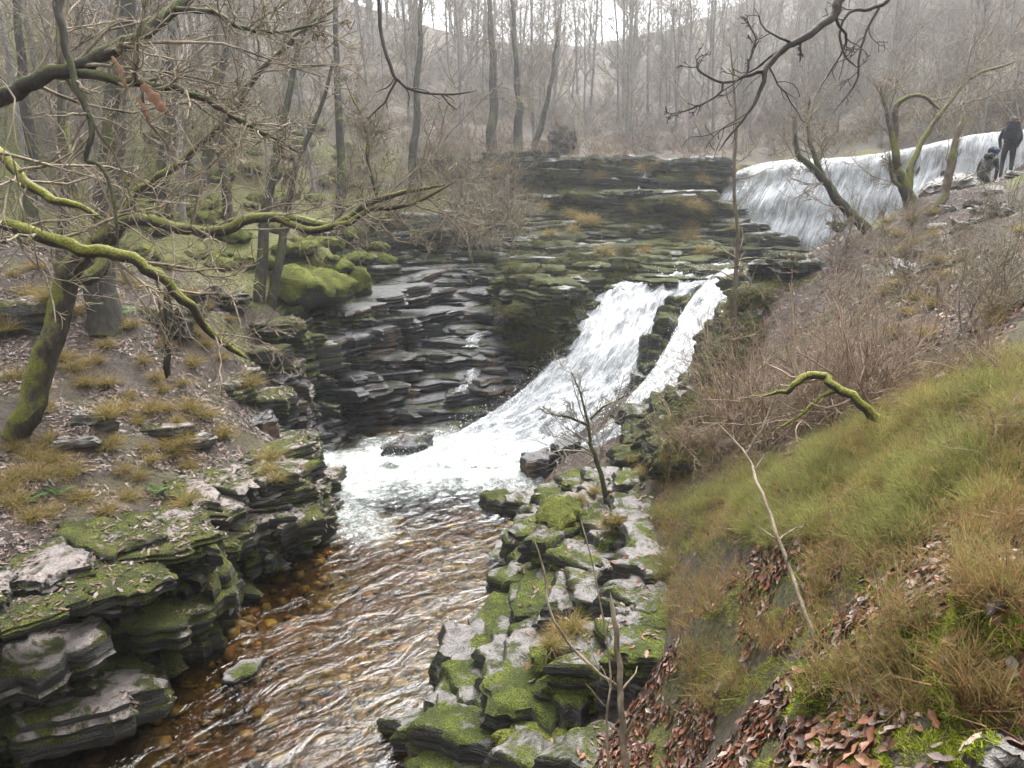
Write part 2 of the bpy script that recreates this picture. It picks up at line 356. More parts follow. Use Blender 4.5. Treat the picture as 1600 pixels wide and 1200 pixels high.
n1 = t.noise(g.outputs['Position'], 14, 6, .7); n2 = t.noise(g.outputs['Position'], 55, 4, .7); n0 = t.noise(g.outputs['Position'], 2.5, 5, .6)
c = t.mix(t.math('MULTIPLY', t.ss(n1, .38, .62), .75), a, (.03, .022, .016)); c = t.mix(t.math('MULTIPLY', t.ss(n2, .55, .72), .55), c, (.24, .19, .16))
M['ground'] = t.done(t.bsdf(c, .7, t.bump(t.math('ADD', n1, t.math('ADD', n0, t.math('MULTIPLY', n2, .4))), 1.0, .12), .4))
ground = tag(meshobj('ground', np.stack([GX, GY, GZ], 1), Q=GQ, mat=M['ground'], col=gc), kind='structure')

# ---------------------------------------------------------------- water
def water_mat():
    t = NT('river_water'); g = t.geo(); pos = g.outputs['Position']
    a = t.n('ShaderNodeSeparateColor', {0: t.n('ShaderNodeAttribute', attribute_name='Col').outputs['Color']})
    foam = a.outputs[0]
    du = t.n('ShaderNodeVectorMath', {0: pos, 1: (.80, .60, 0)}, operation='DOT_PRODUCT').outputs['Value']; dv = t.n('ShaderNodeVectorMath', {0: pos, 1: (-.60, .80, 0)}, operation='DOT_PRODUCT').outputs['Value']
    mp = t.n('ShaderNodeCombineXYZ', {0: t.math('MULTIPLY', du, .6), 1: dv}).outputs[0]
    w1 = t.noise(mp, 2.3, 4, .5, 1.4); w2 = t.noise(mp, 8, 3, .55, .8)
    nrm = t.bump(t.math('ADD', w1, t.math('MULTIPLY', w2, .22)), 1.0, .055)
    fr = t.n('ShaderNodeFresnel', {'IOR': 1.42, 'Normal': nrm}).outputs[0]
    gl = t.n('ShaderNodeBsdfGlossy', {'Color': (.95, .97, 1, 1), 'Roughness': .04, 'Normal': nrm}).outputs[0]
    tr = t.n('ShaderNodeBsdfTransparent', {'Color': (.86, .74, .50, 1)}).outputs[0]
    wat = t.n('ShaderNodeMixShader', {0: t.math('MINIMUM', t.math('MULTIPLY', fr, 1.0), 1.0), 1: tr, 2: gl}).outputs[0]
    f1 = t.noise(pos, 2.6, 6, .7, 1.2); f2 = t.noise(pos, 15, 4, .65, .6)
    ff = t.ss(t.math('ADD', t.math('MULTIPLY', foam, 1.05), t.math('ADD', t.math('MULTIPLY', f1, .75), t.math('MULTIPLY', f2, .35))), .92, 1.5)
    fc = t.mix(t.ss(f2, .35, .65), (.22, .25, .20), (.52, .56, .57))
    df = t.bsdf(fc, .55, t.bump(t.math('ADD', f1, f2), .6, .08), .3)
    return t.done(t.n('ShaderNodeMixShader', {0: ff, 1: wat, 2: df}).outputs[0])
def white_mat():
    t = NT('white_water'); g = t.geo(); pos = g.outputs['Position']
    at = t.n('ShaderNodeAttribute', attribute_name='Col'); sep = t.n('ShaderNodeSeparateColor', {0: at.outputs['Color']})
    uv = t.n('ShaderNodeCombineXYZ', {0: sep.outputs[0], 1: sep.outputs[1]}).outputs[0]; foam = sep.outputs[2]
    s1 = t.noise(t.scale(uv, (5, .9, 1)), 1.0, 6, .68, .7); s2 = t.noise(t.scale(uv, (22, 3.2, 1)), 1.0, 4, .7, .4); s3 = t.noise(pos, 30, 3, .7)
    k = t.math('ADD', t.math('ADD', t.math('MULTIPLY', s1, .6), t.math('MULTIPLY', s2, .4)), t.math('MULTIPLY', s3, .2))
    al = t.ss(t.math('ADD', k, foam), .62, .95)
    c = t.mix(t.ss(k, .44, .88), (.42, .445, .475), (.92, .94, .96))
    nrm = t.bump(k, .9, .10)
    df = t.bsdf(c, .5, nrm, .4); df = t.n('ShaderNodeMixShader', {0: .12, 1: df, 2: t.n('ShaderNodeBsdfTranslucent', {'Color': c}).outputs[0]}).outputs[0]
    gl = t.n('ShaderNodeBsdfGlossy', {'Color': (.9, .95, 1, 1), 'Roughness': .12, 'Normal': nrm}).outputs[0]
    tr = t.n('ShaderNodeBsdfTransparent', {'Color': (.72, .74, .72, 1)}).outputs[0]
    thin = t.n('ShaderNodeMixShader', {0: .18, 1: tr, 2: gl}).outputs[0]
    return t.done(t.n('ShaderNodeMixShader', {0: al, 1: thin, 2: df}).outputs[0])
M['water'] = water_mat(); M['white'] = white_mat()
# pool sheet
wx = np.arange(-11, 5, .055); wy = np.arange(2, 25.5, .06); WX, WY = [a.ravel() for a in np.meshgrid(wx, wy)]
foot = np.array([PZ(a, b, 0)[:2] for a, b in [(500, 722), (560, 722), (640, 706), (700, 690), (780, 690), (850, 722), (800, 745), (720, 742), (620, 752), (540, 760)]])
df_ = (polydist(WX, WY, foot) + fbm(xy0(WX, WY, .9, 7), 4) * .9).clip(0); inf = inpoly(WX, WY, foot)
fo = np.where(inf, 1.0, (1 - sstep(0, 4.6, df_)) * (1 - .35 * sstep(0, .8, df_)))
tail = np.array([PZ(a, b, 0)[:2] for a, b in [(500, 735), (540, 790), (570, 830)]])
fo = np.maximum(fo * .95, .62 * (1 - sstep(.1, 1.7, polydist(WX, WY, tail, False))))
for (a, b) in [((560, 690), (520, 705)), ((640, 668), (560, 672))]:
    fo = np.maximum(fo, .42 * (1 - sstep(.1, .9, polydist(WX, WY, np.array([PZ(*a, 0)[:2], PZ(*b, 0)[:2]]), False))))
ca, sa = math.cos(math.radians(28)), math.sin(math.radians(28))
ru, rv = (-.6 * WX + .8 * WY), (.8 * WX + .6 * WY) * .55
WZ = fbm(np.stack([ru * 2.6, rv * 1.3, 0 * ru], 1), 3) * .008 + fbm(np.stack([ru * .7, rv * .5, 0 * ru + 4], 1), 2) * .03 + fo * (.05 + .16 * np.abs(fbm(xy0(WX, WY, 1.9, 2), 4)))
keep = inpoly(WX, WY, POOL) | (polydist(WX, WY, POOL) < .7)
ix = np.arange(len(WX)).reshape(len(wy), len(wx)); q = np.stack([ix[:-1, :-1], ix[:-1, 1:], ix[1:, 1:], ix[1:, :-1]], -1).reshape(-1, 4)
q = q[keep[q].all(1)]; u, inv = np.unique(q, return_inverse=True); q = inv.reshape(q.shape)
tag(meshobj('pool_water', np.stack([WX, WY, WZ], 1)[u], Q=q, mat=M['water'], col=np.stack([fo, fo, fo], 1)[u]), kind='structure')
def grid_q(r, c):
    i = np.arange(r * c).reshape(r, c); return np.stack([i[:-1, :-1], i[:-1, 1:], i[1:, 1:], i[1:, :-1]], -1).reshape(-1, 4)
def slide_mesh(name, G, label, amp, wid, foamk, parent=None):
    r, c, _ = G.shape
    s = np.concatenate([[0], np.cumsum(np.linalg.norm(np.diff(G[:, c // 2], axis=0), axis=1))])
    U = np.linspace(0, 1, c)[None] * np.linalg.norm(G[:, -1] - G[:, 0], axis=1)[:, None]; Vv = np.tile(s[:, None], (1, c))
    f = np.linspace(0, 1, c)[None]; edge = np.minimum(f, 1 - f) * 2
    P = np.stack([U.ravel() * 1.6, Vv.ravel() * .55, 0 * U.ravel()], 1)
    n = fbm(P, 4).reshape(r, c) + .6 * np.abs(fbm(P * 2.7 + 5, 3).reshape(r, c))
    G = G.copy(); G[:, :, 2] += (n * amp + .05) * np.minimum(1, edge * 3) - .16 * (1 - np.minimum(1, edge * 8))
    G[:, :, 0] += fbm(P * 1.3 + 9, 2).reshape(r, c) * .08
    fm = foamk + .12 * sstep(.0, .35, edge) - .16 * (1 - sstep(0, .22, edge)) + 0 * U
    col = np.stack([U.ravel(), Vv.ravel(), np.broadcast_to(fm, U.shape).ravel()], 1)
    o = meshobj(name, G.reshape(-1, 3), loc=tuple(G[r // 2, c // 2]), Q=grid_q(r, c), mat=M['white'], col=col)
    return tag(o, label, 'waterfall')
slide_mesh('cascade', GM, 'broad white cascade sliding down into the brown pool', .24, 0, .10)
slide_mesh('cascade', GS, 'narrower white stream right of the dark rock, beside the broad cascade', .16, 0, .05)
# upper fall
rows = 120; VV = np.linspace(-.35, 1, rows)
U = np.concatenate([[0], np.cumsum(np.linalg.norm(np.diff(CR, axis=0), axis=1))])
F = np.zeros((rows, len(CR), 3)); lump = fbm(np.stack([U * .8, 0 * U, 0 * U], 1), 3)
drop = CR[:, 2] - 3.7
for r_, v in enumerate(VV):
    if v < 0: off = v * 14; z = CR[:, 2] + .02 * (-v)
    else:
        st = v + .055 * math.sin(v * 2 * math.pi * 3.2); off = .28 * math.sqrt(v) + 1.15 * st ** 1.1; z = CR[:, 2] - drop * v ** 1.12
    w = (fbm(np.stack([U * 1.4, 0 * U + v * 2.2, 0 * U + 3], 1), 4) * .22 + np.abs(fbm(np.stack([U * 4.5, 0 * U + v * 1.4, 0 * U], 1), 3)) * .12) * sstep(-.02, .15, v)
    F[r_, :, :2] = CR[:, :2] + FOUT * (off + w + (lump * .25 if v > 0 else 0))[:, None]; F[r_, :, 2] = z + (0 if v > 0 else .01); F[r_, :, 0] -= max(v, 0) ** .8 * 1.9 * (1 - sstep(0, 7, U)); F[r_, :, 1] -= max(v, 0) * 1.0 * (1 - sstep(0, 7, U))
fm = np.full((rows, len(CR)), .25) - .20 * (1 - sstep(.5, 4.0, U))[None] - .22 * fbm(np.stack([np.tile(U, (rows, 1)).ravel() * .8, np.tile(VV[:, None] * 2.6, (1, len(CR))).ravel(), np.full(rows * len(CR), 8.)], 1), 4).reshape(rows, len(CR))
fm = np.where(VV[:, None] < -.02, -.2, fm)
col = np.stack([np.tile(U, (rows, 1)).ravel(), np.tile((VV * 4.5)[:, None], (1, len(CR))).ravel(), fm.ravel()], 1)
tag(meshobj('waterfall', F.reshape(-1, 3), loc=tuple(F[60, 120]), Q=grid_q(rows, len(CR)), mat=M['white'], col=col), 'wide white waterfall pouring over the upper ledge behind the trees', 'waterfall')
# run between the fall and the slides
rg = np.array([[7.0, 28.2], [8.0, 27.2], [9.8, 26.4], [11.5, 26.6], [14.5, 25.6], [16.5, 26.4], [14, 29], [12, 31.5], [10.5, 33.6], [9, 33], [8.4, 31]])
ux, uy = np.arange(6.5, 17, .12), np.arange(25, 34.2, .12); UX, UY = [a.ravel() for a in np.meshgrid(ux, uy)]
UZ = 4.02 + .03 * (UY - 27) + fbm(xy0(UX, UY, 1.6), 4) * .07; kp = inpoly(UX, UY, rg)
q = grid_q(len(uy), len(ux)); q = q[kp[q].all(1)]; u, inv = np.unique(q, return_inverse=True)
tag(meshobj('river_run', np.stack([UX, UY, UZ], 1)[u], Q=inv.reshape(q.shape), mat=M['white'], col=np.stack([UX, UY, UX * 0 + .12], 1)[u]), kind='structure')

# ---------------------------------------------------------------- rock pieces
def slab_mesh(seed, nu=40, soft=0.0):
    r = np.random.default_rng(seed); th = np.linspace(0, 2 * np.pi, nu, endpoint=False)
    m = r.integers(5, 8); an = np.sort((np.arange(m) + r.uniform(-.32, .32, m)) * 2 * np.pi / m); sq = 1 / np.maximum(np.abs(np.cos(an)), np.abs(np.sin(an))) ** .7
    pv = np.stack([np.cos(an), np.sin(an)], 1) * (r.uniform(.8, 1.05, m) * sq)[:, None]
    R = np.zeros(nu); d = np.stack([np.cos(th), np.sin(th)], 1)
    for a, b in zip(pv, np.roll(pv, -1, 0)):
        e = b - a; den = d[:, 0] * -e[1] + d[:, 1] * e[0]; s_ = (a[0] * -e[1] + a[1] * e[0]) / den; w = (d[:, 0] * a[1] - d[:, 1] * a[0]) / -den
        ok = (s_ > 0) & (w >= -1e-6) & (w <= 1 + 1e-6); R = np.where(ok & ((R == 0) | (s_ < R)), s_, R)
    R = np.where(R == 0, 1, R)
    for _ in range(1 + int(soft * 6)): R = .25 * np.roll(R, 1) + .5 * R + .25 * np.roll(R, -1)
    R *= 1 + .05 * r.normal(size=nu)
    nl = 8; zs = np.linspace(-.42, .36, nl) + r.uniform(-.04, .04, nl); sc = .92 + r.uniform(-.06, .06, nl); sc -= soft * .25 * (np.linspace(-1, 1, nl) ** 2)
    prof = [(-.5, .05), (-.5, .5), (-.47, .84)] + list(zip(zs, sc)) + [(.44, sc[-1] - .02 - soft * .12), (.5, sc[-1] - .10 - soft * .2), (.5, .72), (.5, .5), (.5, .26), (.5, .05)]
    if soft > .6: prof = [(math.sin(a_) * .5, max(.05, math.cos(a_)) ** .75) for a_ in np.linspace(-1.5, 1.53, 15)]
    V = np.array([[x * R[i] * s_, y * R[i] * s_, z] for z, s_ in prof for i, (x, y) in enumerate(d)])
    n = fbm(V * np.array([1.3, 1.3, .8]) + seed * 7.1, 4); n2 = fbm(V * np.array([2.2, 2.2, 5]) + seed * 3.3 + 40, 3)
    ka = .45 + 1.3 * min(soft, .5); n, n2 = n * ka, n2 * ka
    n3 = ka * fbm(V * np.array([4.5, 4.5, 3.5]) + seed * 1.7 + 90, 3); V *= 1 + n3[:, None] * np.array([.06, .06, .12])
    V[:, :2] *= (1 + n2 * (.10 + .05 * soft))[:, None]; V[:, 2] += n * (.10 + .12 * soft) + V[:, 0] * r.uniform(-.08, .08) + V[:, 1] * r.uniform(-.08, .08)
    k = len(prof); i = np.arange(k - 1)[:, None] * nu + np.arange(nu); j = np.arange(k - 1)[:, None] * nu + (np.arange(nu) + 1) % nu
    Q = np.stack([i, j, j + nu, i + nu], -1).reshape(-1, 4)
    caps = [list(range(nu))[::-1], [(k - 1) * nu + i for i in range(nu)]]
    T = np.array([[c[0], c[a], c[a + 1]] for c in caps for a in range(1, nu - 1)])
    return V, Q, T
SLAB = {}
def slab_set(key, mat, soft, n=10, sharp=38):
    L = []
    for s in range(n):
        V, Q, T = slab_mesh(s + 100 * len(SLAB), soft=soft); L.append((mesh_np('slab', V, Q, T, mat, True, sharp=sharp), V, np.concatenate([Q[:, [0, 1, 2]], Q[:, [0, 2, 3]], T])))
    SLAB[key] = L
for key, soft, sh in (('rock_left', .14, 40), ('rock_black', .05, 32), ('rock_bluff', .22, 45), ('rock_far', .2, 45), ('rock_right', .08, 40), ('stone', .4, 45)): slab_set(key, M[key], soft, sharp=sh)
ground_bvh = BVHTree.FromPolygons(np.stack([GX, GY, GZ], 1).tolist(), GQ.tolist())
SOLV, SOLT = [], []; _sn = 0
def solid(V, T):
    global _sn
    SOLV.append(np.asarray(V)); SOLT.append(np.asarray(T) + _sn); _sn += len(V)
def slab(key, loc, sx, sy, sz, rz=0, tilt=(0, 0), parent=None, name='slab', v=None):
    me, V, T = SLAB[key][rng.integers(len(SLAB[key])) if v is None else v]
    rot = Euler((tilt[0], tilt[1], rz)); o = link(name, me, parent, loc, rot, (sx, sy, sz))
    solid((V * np.array([sx, sy, sz])) @ np.array(rot.to_matrix()).T + np.array(loc), T)
    return o
def strata(key, parent, line, zt, zb, side, setback, lenr, depth, thick, jit=.15, skip=0.0, rise=0.0, tiltx=0.0, zstep=.8):
    """courses of slabs along a plan line, stepping back as they rise; side=+1: rock lies left of the line's direction"""
    line = np.asarray(line, float); seg = np.linalg.norm(np.diff(line, axis=0), axis=1); S = np.concatenate([[0], np.cumsum(seg)]); zt = np.broadcast_to(zt, len(line)); zb = np.broadcast_to(zb, len(line))
    f = 0.0; zmax = (zt - zb).max()
    while f < zmax:
        th = rng.uniform(*thick); s = -rng.uniform(0, lenr[1])
        while s < S[-1]:
            l = rng.uniform(*lenr); c = np.clip(s + l / 2, 0, S[-1]); s += l * .86
            i = min(np.searchsorted(S, c, side='right') - 1, len(seg) - 1); w = (c - S[i]) / seg[i]
            p = line[i] * (1 - w) + line[i + 1] * w; T = (line[i + 1] - line[i]) / seg[i]; N = np.array([-T[1], T[0]]) * side
            z = zb[i] * (1 - w) + zb[i + 1] * w + f; top = zt[i] * (1 - w) + zt[i + 1] * w
            if z > top - th * .3 or rng.random() < skip: continue
            d = rng.uniform(*depth); q = p + N * (setback * f + rng.normal() * jit + d * .5)
            slab(key, (q[0], q[1], z + th / 2), l * .58, d * .62, th * 1.25, math.atan2(T[1], T[0]) + rng.normal() * .18, (rng.normal() * .05 + tiltx, rng.normal() * .05 + rise), parent)
        f += th * zstep
M['mossy'] = rock_mat('moss_cushion', (.02, .02, .015), (.05, .05, .04), (.2, .2, .18), (.12, .14, .016), (.27, .29, .035), .42, .95, .5); slab_set('mossy', M['mossy'], .9, 8, 180)
# left bank ledge, dark, mossy, undercut
ll = WL[1:11]; led = thing('rock_ledge', (*ll[3], 0), 'long dark mossy layered rock ledge walling the left side of the pool', 'rock')
strata('rock_left', led, ll, [2.1, 2.0, 1.95, 1.9, 1.9, 1.9, 1.75, 1.55, 1.35, 1.2], -.35, 1, .10, (.6, 1.4), (.9, 1.6), (.18, .38), .22, .05)
for px, py, z, sx, sy, sz, rz in [(60, 950, 2.15, .55, .4, .16, .5), (240, 845, 2.0, .85, .55, .2, .6), (180, 900, 1.95, .8, .6, .22, .7), (330, 790, 1.75, .8, .45, .25, .6), (120, 1085, .55, 1.0, .75, .6, .6), (390, 760, 1.6, .9, .5, .22, .5),
                                  (300, 985, .35, .42, .34, .5, .4), (60, 1000, 1.5, .9, .7, .5, .5), (440, 760, 1.5, .7, .5, .3, .7), (430, 700, 1.75, .95, .6, .28, .8), (400, 735, 1.65, .9, .5, .22, .6), (250, 960, 1.0, .6, .5, .4, .6), (460, 800, 1.15, .7, .5, .4, .8)]:
    p = PZ(px, py, z); slab('rock_left', (p[0], p[1], z - sz * .45), sx, sy, sz, rz, (rng.normal() * .06, rng.normal() * .06), led)
# dark knob where the pool bends
kb = thing('rock_outcrop', (*PZ(450, 690, .3)[:2], 0), 'dark blocky rock outcrop with moss at the back corner of the pool', 'rock')
kl = np.array([PT(455, 728, 19.5)[:2], PT(470, 700, 21.2)[:2], PT(492, 672, 22.6)[:2], PT(540, 650, 24.3)[:2]])
strata('rock_black', kb, kl, [1.6, 2.0, 2.4, 2.2], -.3, 1, .32, (.8, 1.7), (.9, 1.6), (.18, .36), .2)
strata('rock_left', kb, np.array([PT(390, 640, 19.3)[:2], PT(430, 600, 21.5)[:2], PT(500, 560, 24.3)[:2]]), [2.5, 2.7, 2.9], [1.5, 1.5, 1.7], 1, .3, (.8, 1.5), (.8, 1.3), (.2, .36), .2)
# stepped black slabs behind the pool
st = thing('rock_steps', (*PZ(650, 640, .5)[:2], 0), 'broad wet black slabs stepping up behind the pool, tan stained', 'rock')
def ghit(px, py):
    h = ground_bvh.ray_cast(Vector((0, 0, CAMZ)), Vector(ray(px, py)).normalized()); return h[0]
def cover(key, parent, n, xr, yr, sx, sy, sz, test=None, rz=-.12, tilt=(.05, -.03), jz=.5):
    for _ in range(n):
        px, py = rng.uniform(*xr), rng.uniform(*yr)
        if test and not test(px, py): continue
        h = ghit(px, py)
        if h is None or slide_in(h.x, h.y): continue
        th = rng.uniform(*sz); slab(key, (h.x, h.y, h.z + th * (jz - .5)), rng.uniform(*sx), rng.uniform(*sy), th * 1.2, rng.normal() * .22 + rz, (tilt[0] + rng.normal() * .05, tilt[1] + rng.normal() * .05), parent)
def slide_in(x, y): return any(inpoly(np.array([x]), np.array([y]), p)[0] for p in slidePoly)
cover('rock_black', st, 150, (505, 830), (405, 668), (.8, 2.2), (.45, 1.0), (.2, .45), lambda x, y: x < 785 - max(0, y - 520) * .1 and y > 430 + (600 - x) * .9, -.12, (.11, -.04))
for px, py, tt, sx, sy, sz in [(640, 690, 23.6, .75, .35, .5), (600, 640, 24.9, 1.6, .5, .3), (700, 585, 26.2, 1.5, .5, .42), (760, 600, 25.9, 1.0, .4, .4), (560, 620, 25.4, 1.3, .5, .4), (660, 630, 25.4, 1.9, .6, .22)]:
    p = PT(px, py, tt); slab('rock_black', (p[0], p[1], p[2] - sz * .3), sx, sy, sz, rng.normal() * .15 - .1, (.04, .02), st)
# dark tiers under the brushy bank
tr_ = thing('rock_tiers', (*PT(650, 410, 32)[:2], 3.6), 'dark shaded rock tiers under the brush above the black slabs', 'rock')
strata('rock_far', tr_, np.array([PT(545, 440, 28.6)[:2], PT(600, 425, 30.8)[:2], PT(700, 415, 32.2)[:2], PT(800, 405, 32.6)[:2]]), [4.9, 5.8, 6.4, 6.4], [3.6, 3.7, 3.8, 3.9], 1, .7, (1.2, 2.8), (1.0, 1.8), (.25, .5), .25, .08)
cover('rock_far', tr_, 60, (560, 830), (335, 430), (.7, 1.6), (.5, .9), (.2, .45), lambda x, y: y > 420 - (x - 560) * .3)
cover('rock_left', kb, 70, (400, 600), (450, 640), (.5, 1.1), (.4, .8), (.2, .45), lambda x, y: 480 + (x - 400) * .02 < y < 640 and y > 470 + (x - 480) * .2)
# mossy bluff left of the cascade
bl = thing('rock_bluff', (*PT(850, 540, 26.5)[:2], 1.5), 'big mossy layered rock bluff standing left of the broad cascade', 'rock')
strata('rock_bluff', bl, np.array([PT(785, 500, 28.2)[:2], PT(792, 530, 26.6)[:2], PT(838, 560, 25.5)[:2], PT(880, 545, 25.4)[:2], PT(910, 500, 26.5)[:2], PT(955, 455, 28.0)[:2], PT(1060, 425, 30.6)[:2]]), [4.5, 4.45, 4.3, 4.2, 4.3, 4.5, 4.7], [1.9, 1.4, 1.2, 1.4, 2.2, 3.2, 3.8], 1, .10, (.7, 1.5), (.9, 1.6), (.2, .42), .2)
for k in range(95):
    f = rng.random(); px = rng.uniform(800 + 110 * f, 1125); py = 445 - 78 * f - .04 * (px - 900) + rng.normal() * 3; p = PT(px, py, 27.6 + 6.2 * f)
    slab('rock_bluff', (p[0], p[1], p[2] - .1), rng.uniform(.5, 1.4), rng.uniform(.4, .8), rng.uniform(.16, .34), rng.normal() * .3 - .1, (.08 + rng.normal() * .05, rng.normal() * .05), bl)
# upper ledge wall
ul = thing('rock_wall', (*PT(950, 350, 34)[:2], 5), 'tall ledge wall of layered rock hung with moss and dead grass left of the waterfall', 'rock')
def lev(pts): return np.array([PT(*p)[:2] for p in pts])
strata('rock_far', ul, lev([(690, 290, 37.6), (800, 295, 37.2), (900, 298, 36.6), (1000, 300, 36.0), (1070, 300, 35.6), (1120, 300, 35.6), (1150, 300, 35.9)]), [8.75, 8.8, 8.75, 8.65, 8.6, 8.5, 8.4], 6.6, 1, .12, (1.0, 2.6), (1.2, 2.0), (.26, .5), .22, .04)
strata('rock_far', ul, lev([(700, 340, 36.0), (800, 345, 35.4), (900, 345, 34.8), (960, 345, 34.2), (1040, 345, 33.6), (1085, 345, 33.6), (1120, 345, 34.2)]), [6.6, 6.8, 6.9, 7.15, 7.2, 7.1, 6.9], 5.4, 1, -.12, (1.0, 2.6), (1.2, 2.2), (.24, .45), .25, .04)
strata('rock_far', ul, lev([(800, 395, 33.0), (900, 390, 32.6), (1000, 385, 32.4), (1060, 385, 32.3), (1105, 390, 32.4)]), 5.6, 4.4, 1, .9, (1.0, 2.6), (1.0, 1.8), (.2, .36), .25, .04)
cover('rock_far', ul, 100, (770, 1105), (325, 425), (.7, 1.8), (.5, .9), (.2, .45))
cover('rock_far', ul, 40, (1110, 1240), (350, 425), (.5, 1.1), (.4, .7), (.2, .45))
# rock standing between the two streams
dv = thing('rock_rib', (*PT(1020, 560, 23.6)[:2], 1.5), 'narrow dark mossy rock rib splitting the two white streams', 'rock')
for px, py, tt, s in [(1090, 470, 26.6, .55), (1068, 478, 26.2, .6), (1050, 490, 25.8, .6), (1045, 515, 25.2, .55), (1032, 540, 24.8, .55), (1022, 555, 24.4, .5), (1012, 575, 23.9, .5), (1003, 590, 23.5, .45), (992, 615, 22.9, .36), (1062, 470, 26.4, .5), (1020, 530, 24.7, .5), (1040, 500, 25.4, .6), (1130, 437, 27.6, .5), (1105, 452, 27.0, .45)]:
    p = PT(px, py, tt); slab('rock_bluff', (p[0], p[1], p[2] - .25), s * rng.uniform(.55, .8), s * rng.uniform(.6, .9), s * 1.5, rng.uniform(0, 3), (rng.normal() * .12, rng.normal() * .12), dv)
# bank right of the narrow stream
rb = thing('rock_bank', (*PT(1090, 600, 21.5)[:2], 1), 'steep dark rock bank right of the narrow stream, below the brush', 'rock')
strata('rock_bluff', rb, np.array([PT(1165, 450, 26.0)[:2], PT(1145, 500, 24.6)[:2], PT(1120, 560, 22.9)[:2], PT(1075, 640, 20.9)[:2], PT(1035, 700, 19.6)[:2]]), [4.8, 4.4, 3.6, 2.6, 1.9], [3.6, 2.8, 1.8, .6, .2], 1, .45, (.7, 1.5), (.7, 1.3), (.2, .4), .18)
cover('rock_bluff', rb, 150, (1030, 1190), (440, 700), (.35, .8), (.3, .6), (.25, .5), lambda x, y: 1165 - (y - 450) * .48 < x < 1215 - (y - 450) * .46, .6, (.25, -.3))
cover('rock_bluff', rb, 60, (985, 1085), (625, 725), (.3, .7), (.25, .5), (.25, .5), lambda x, y: x > 1010 - (y - 650) * .5, .4, (.2, -.2), .6)
# right bank shelf
rs = thing('rock_shelf', (*PZ(880, 900, .5)[:2], 0), 'pale broken rock shelf with bright moss along the right side of the pool', 'rock')
rl = WR[1:12]
strata('rock_right', rs, rl[2:], [.5, .8, .75, .7, .65, .6, .6, .55, .55], -.35, 1, .45, (.5, 1.3), (.6, 1.2), (.26, .5), .22, .12)
strata('rock_right', rs, rl[3:] + np.array([.85, .0]), [1.2, 1.4, 1.3, 1.25, 1.1, 1.1, 1.0, 1.0], .35, 1, .5, (.5, 1.3), (.5, 1.1), (.24, .48), .26, .22)
strata('rock_right', rs, rl[4:] + np.array([1.9, .0]), 1.9, .9, 1, .7, (.5, 1.3), (.5, 1.0), (.22, .45), .3, .35)
for px, py, z, sx, sy, sz, rz, tx, ty in [(735, 1085, .62, .62, .52, .5, .15, 0, 0), (1000, 1010, 1.75, 1.05, .52, .42, -.05, .08, .06), (870, 1115, 1.0, .62, .34, .4, .1, 0, .03), (745, 1035, .58, .6, .4, .42, .3, 0, 0), (850, 1165, 1.05, .55, .45, .45, .2, 0, 0), (700, 1185, .4, .5, .42, .4, .4, 0, 0),
    (980, 935, 1.45, 1.1, .6, .3, .2, .1, 0), (1040, 890, 1.75, .9, .6, .3, .1, .1, .05), (960, 1165, 1.4, .7, .5, .4, .1, 0, 0), (800, 990, .6, .55, .45, .35, .5, 0, 0), (905, 965, 1.1, .55, .4, .4, .3, 0, .05), (850, 895, .9, .6, .45, .4, .3, .1, 0), (880, 765, .9, .8, .5, .5, .5, .05, 0), (860, 790, .7, .6, .5, .5, .3, 0, 0), (930, 745, 1.1, .8, .5, .4, .2, .05, 0), (985, 760, 1.4, .8, .5, .4, .2, .05, .05),
    (1020, 810, 1.8, .6, .4, .3, .2, .1, 0), (930, 850, 1.35, .7, .5, .4, .2, .1, 0), (960, 800, 1.5, .6, .5, .4, .4, .05, 0), (1075, 1030, 1.9, .6, .4, .4, .1, .05, .05)]:
    p = PZ(px, py, z); slab('rock_right', (p[0], p[1], z - sz * .45), sx, sy, sz, rz, (tx, ty), rs)
cover('rock_right', rs, 20, (1000, 1060), (870, 1010), (.3, .7), (.25, .5), (.2, .4), lambda x, y: x < 1030 + (y - 870) * .1, .1, (.1, .1), .7)
# boulders standing in the water, each its own thing
for px, py, z, s, lab, key in [(638, 690, .35, (.62, .4, .5), 'flat black boulder half sunk in the foam under the black slabs', 'rock_black'),
        (782, 775, .3, (.42, .36, .55), 'small mossy dark boulder at the edge of the pool below the cascade', 'rock_left'), (838, 712, .55, (.4, .35, .6), 'wet dark boulder with foam running round it at the cascade foot', 'rock_black'),
        (885, 690, .8, (.42, .3, .5), 'dark rounded stone in the white water at the foot of the narrow stream', 'rock_black'), (378, 1046, .05, (.36, .2, .16), 'flat wet stone breaking the surface of the shallow pool', 'rock_right'), (226, 1062, .08, (.16, .13, .16), 'little brown stone at the water edge under the dark ledge', 'stone')]:
    p = PZ(px, py, z); o = slab(key, (p[0], p[1], z - s[2] * .45), *s, rng.uniform(0, 3), (0, 0), None, 'boulder'); tag(o, lab, 'boulder')
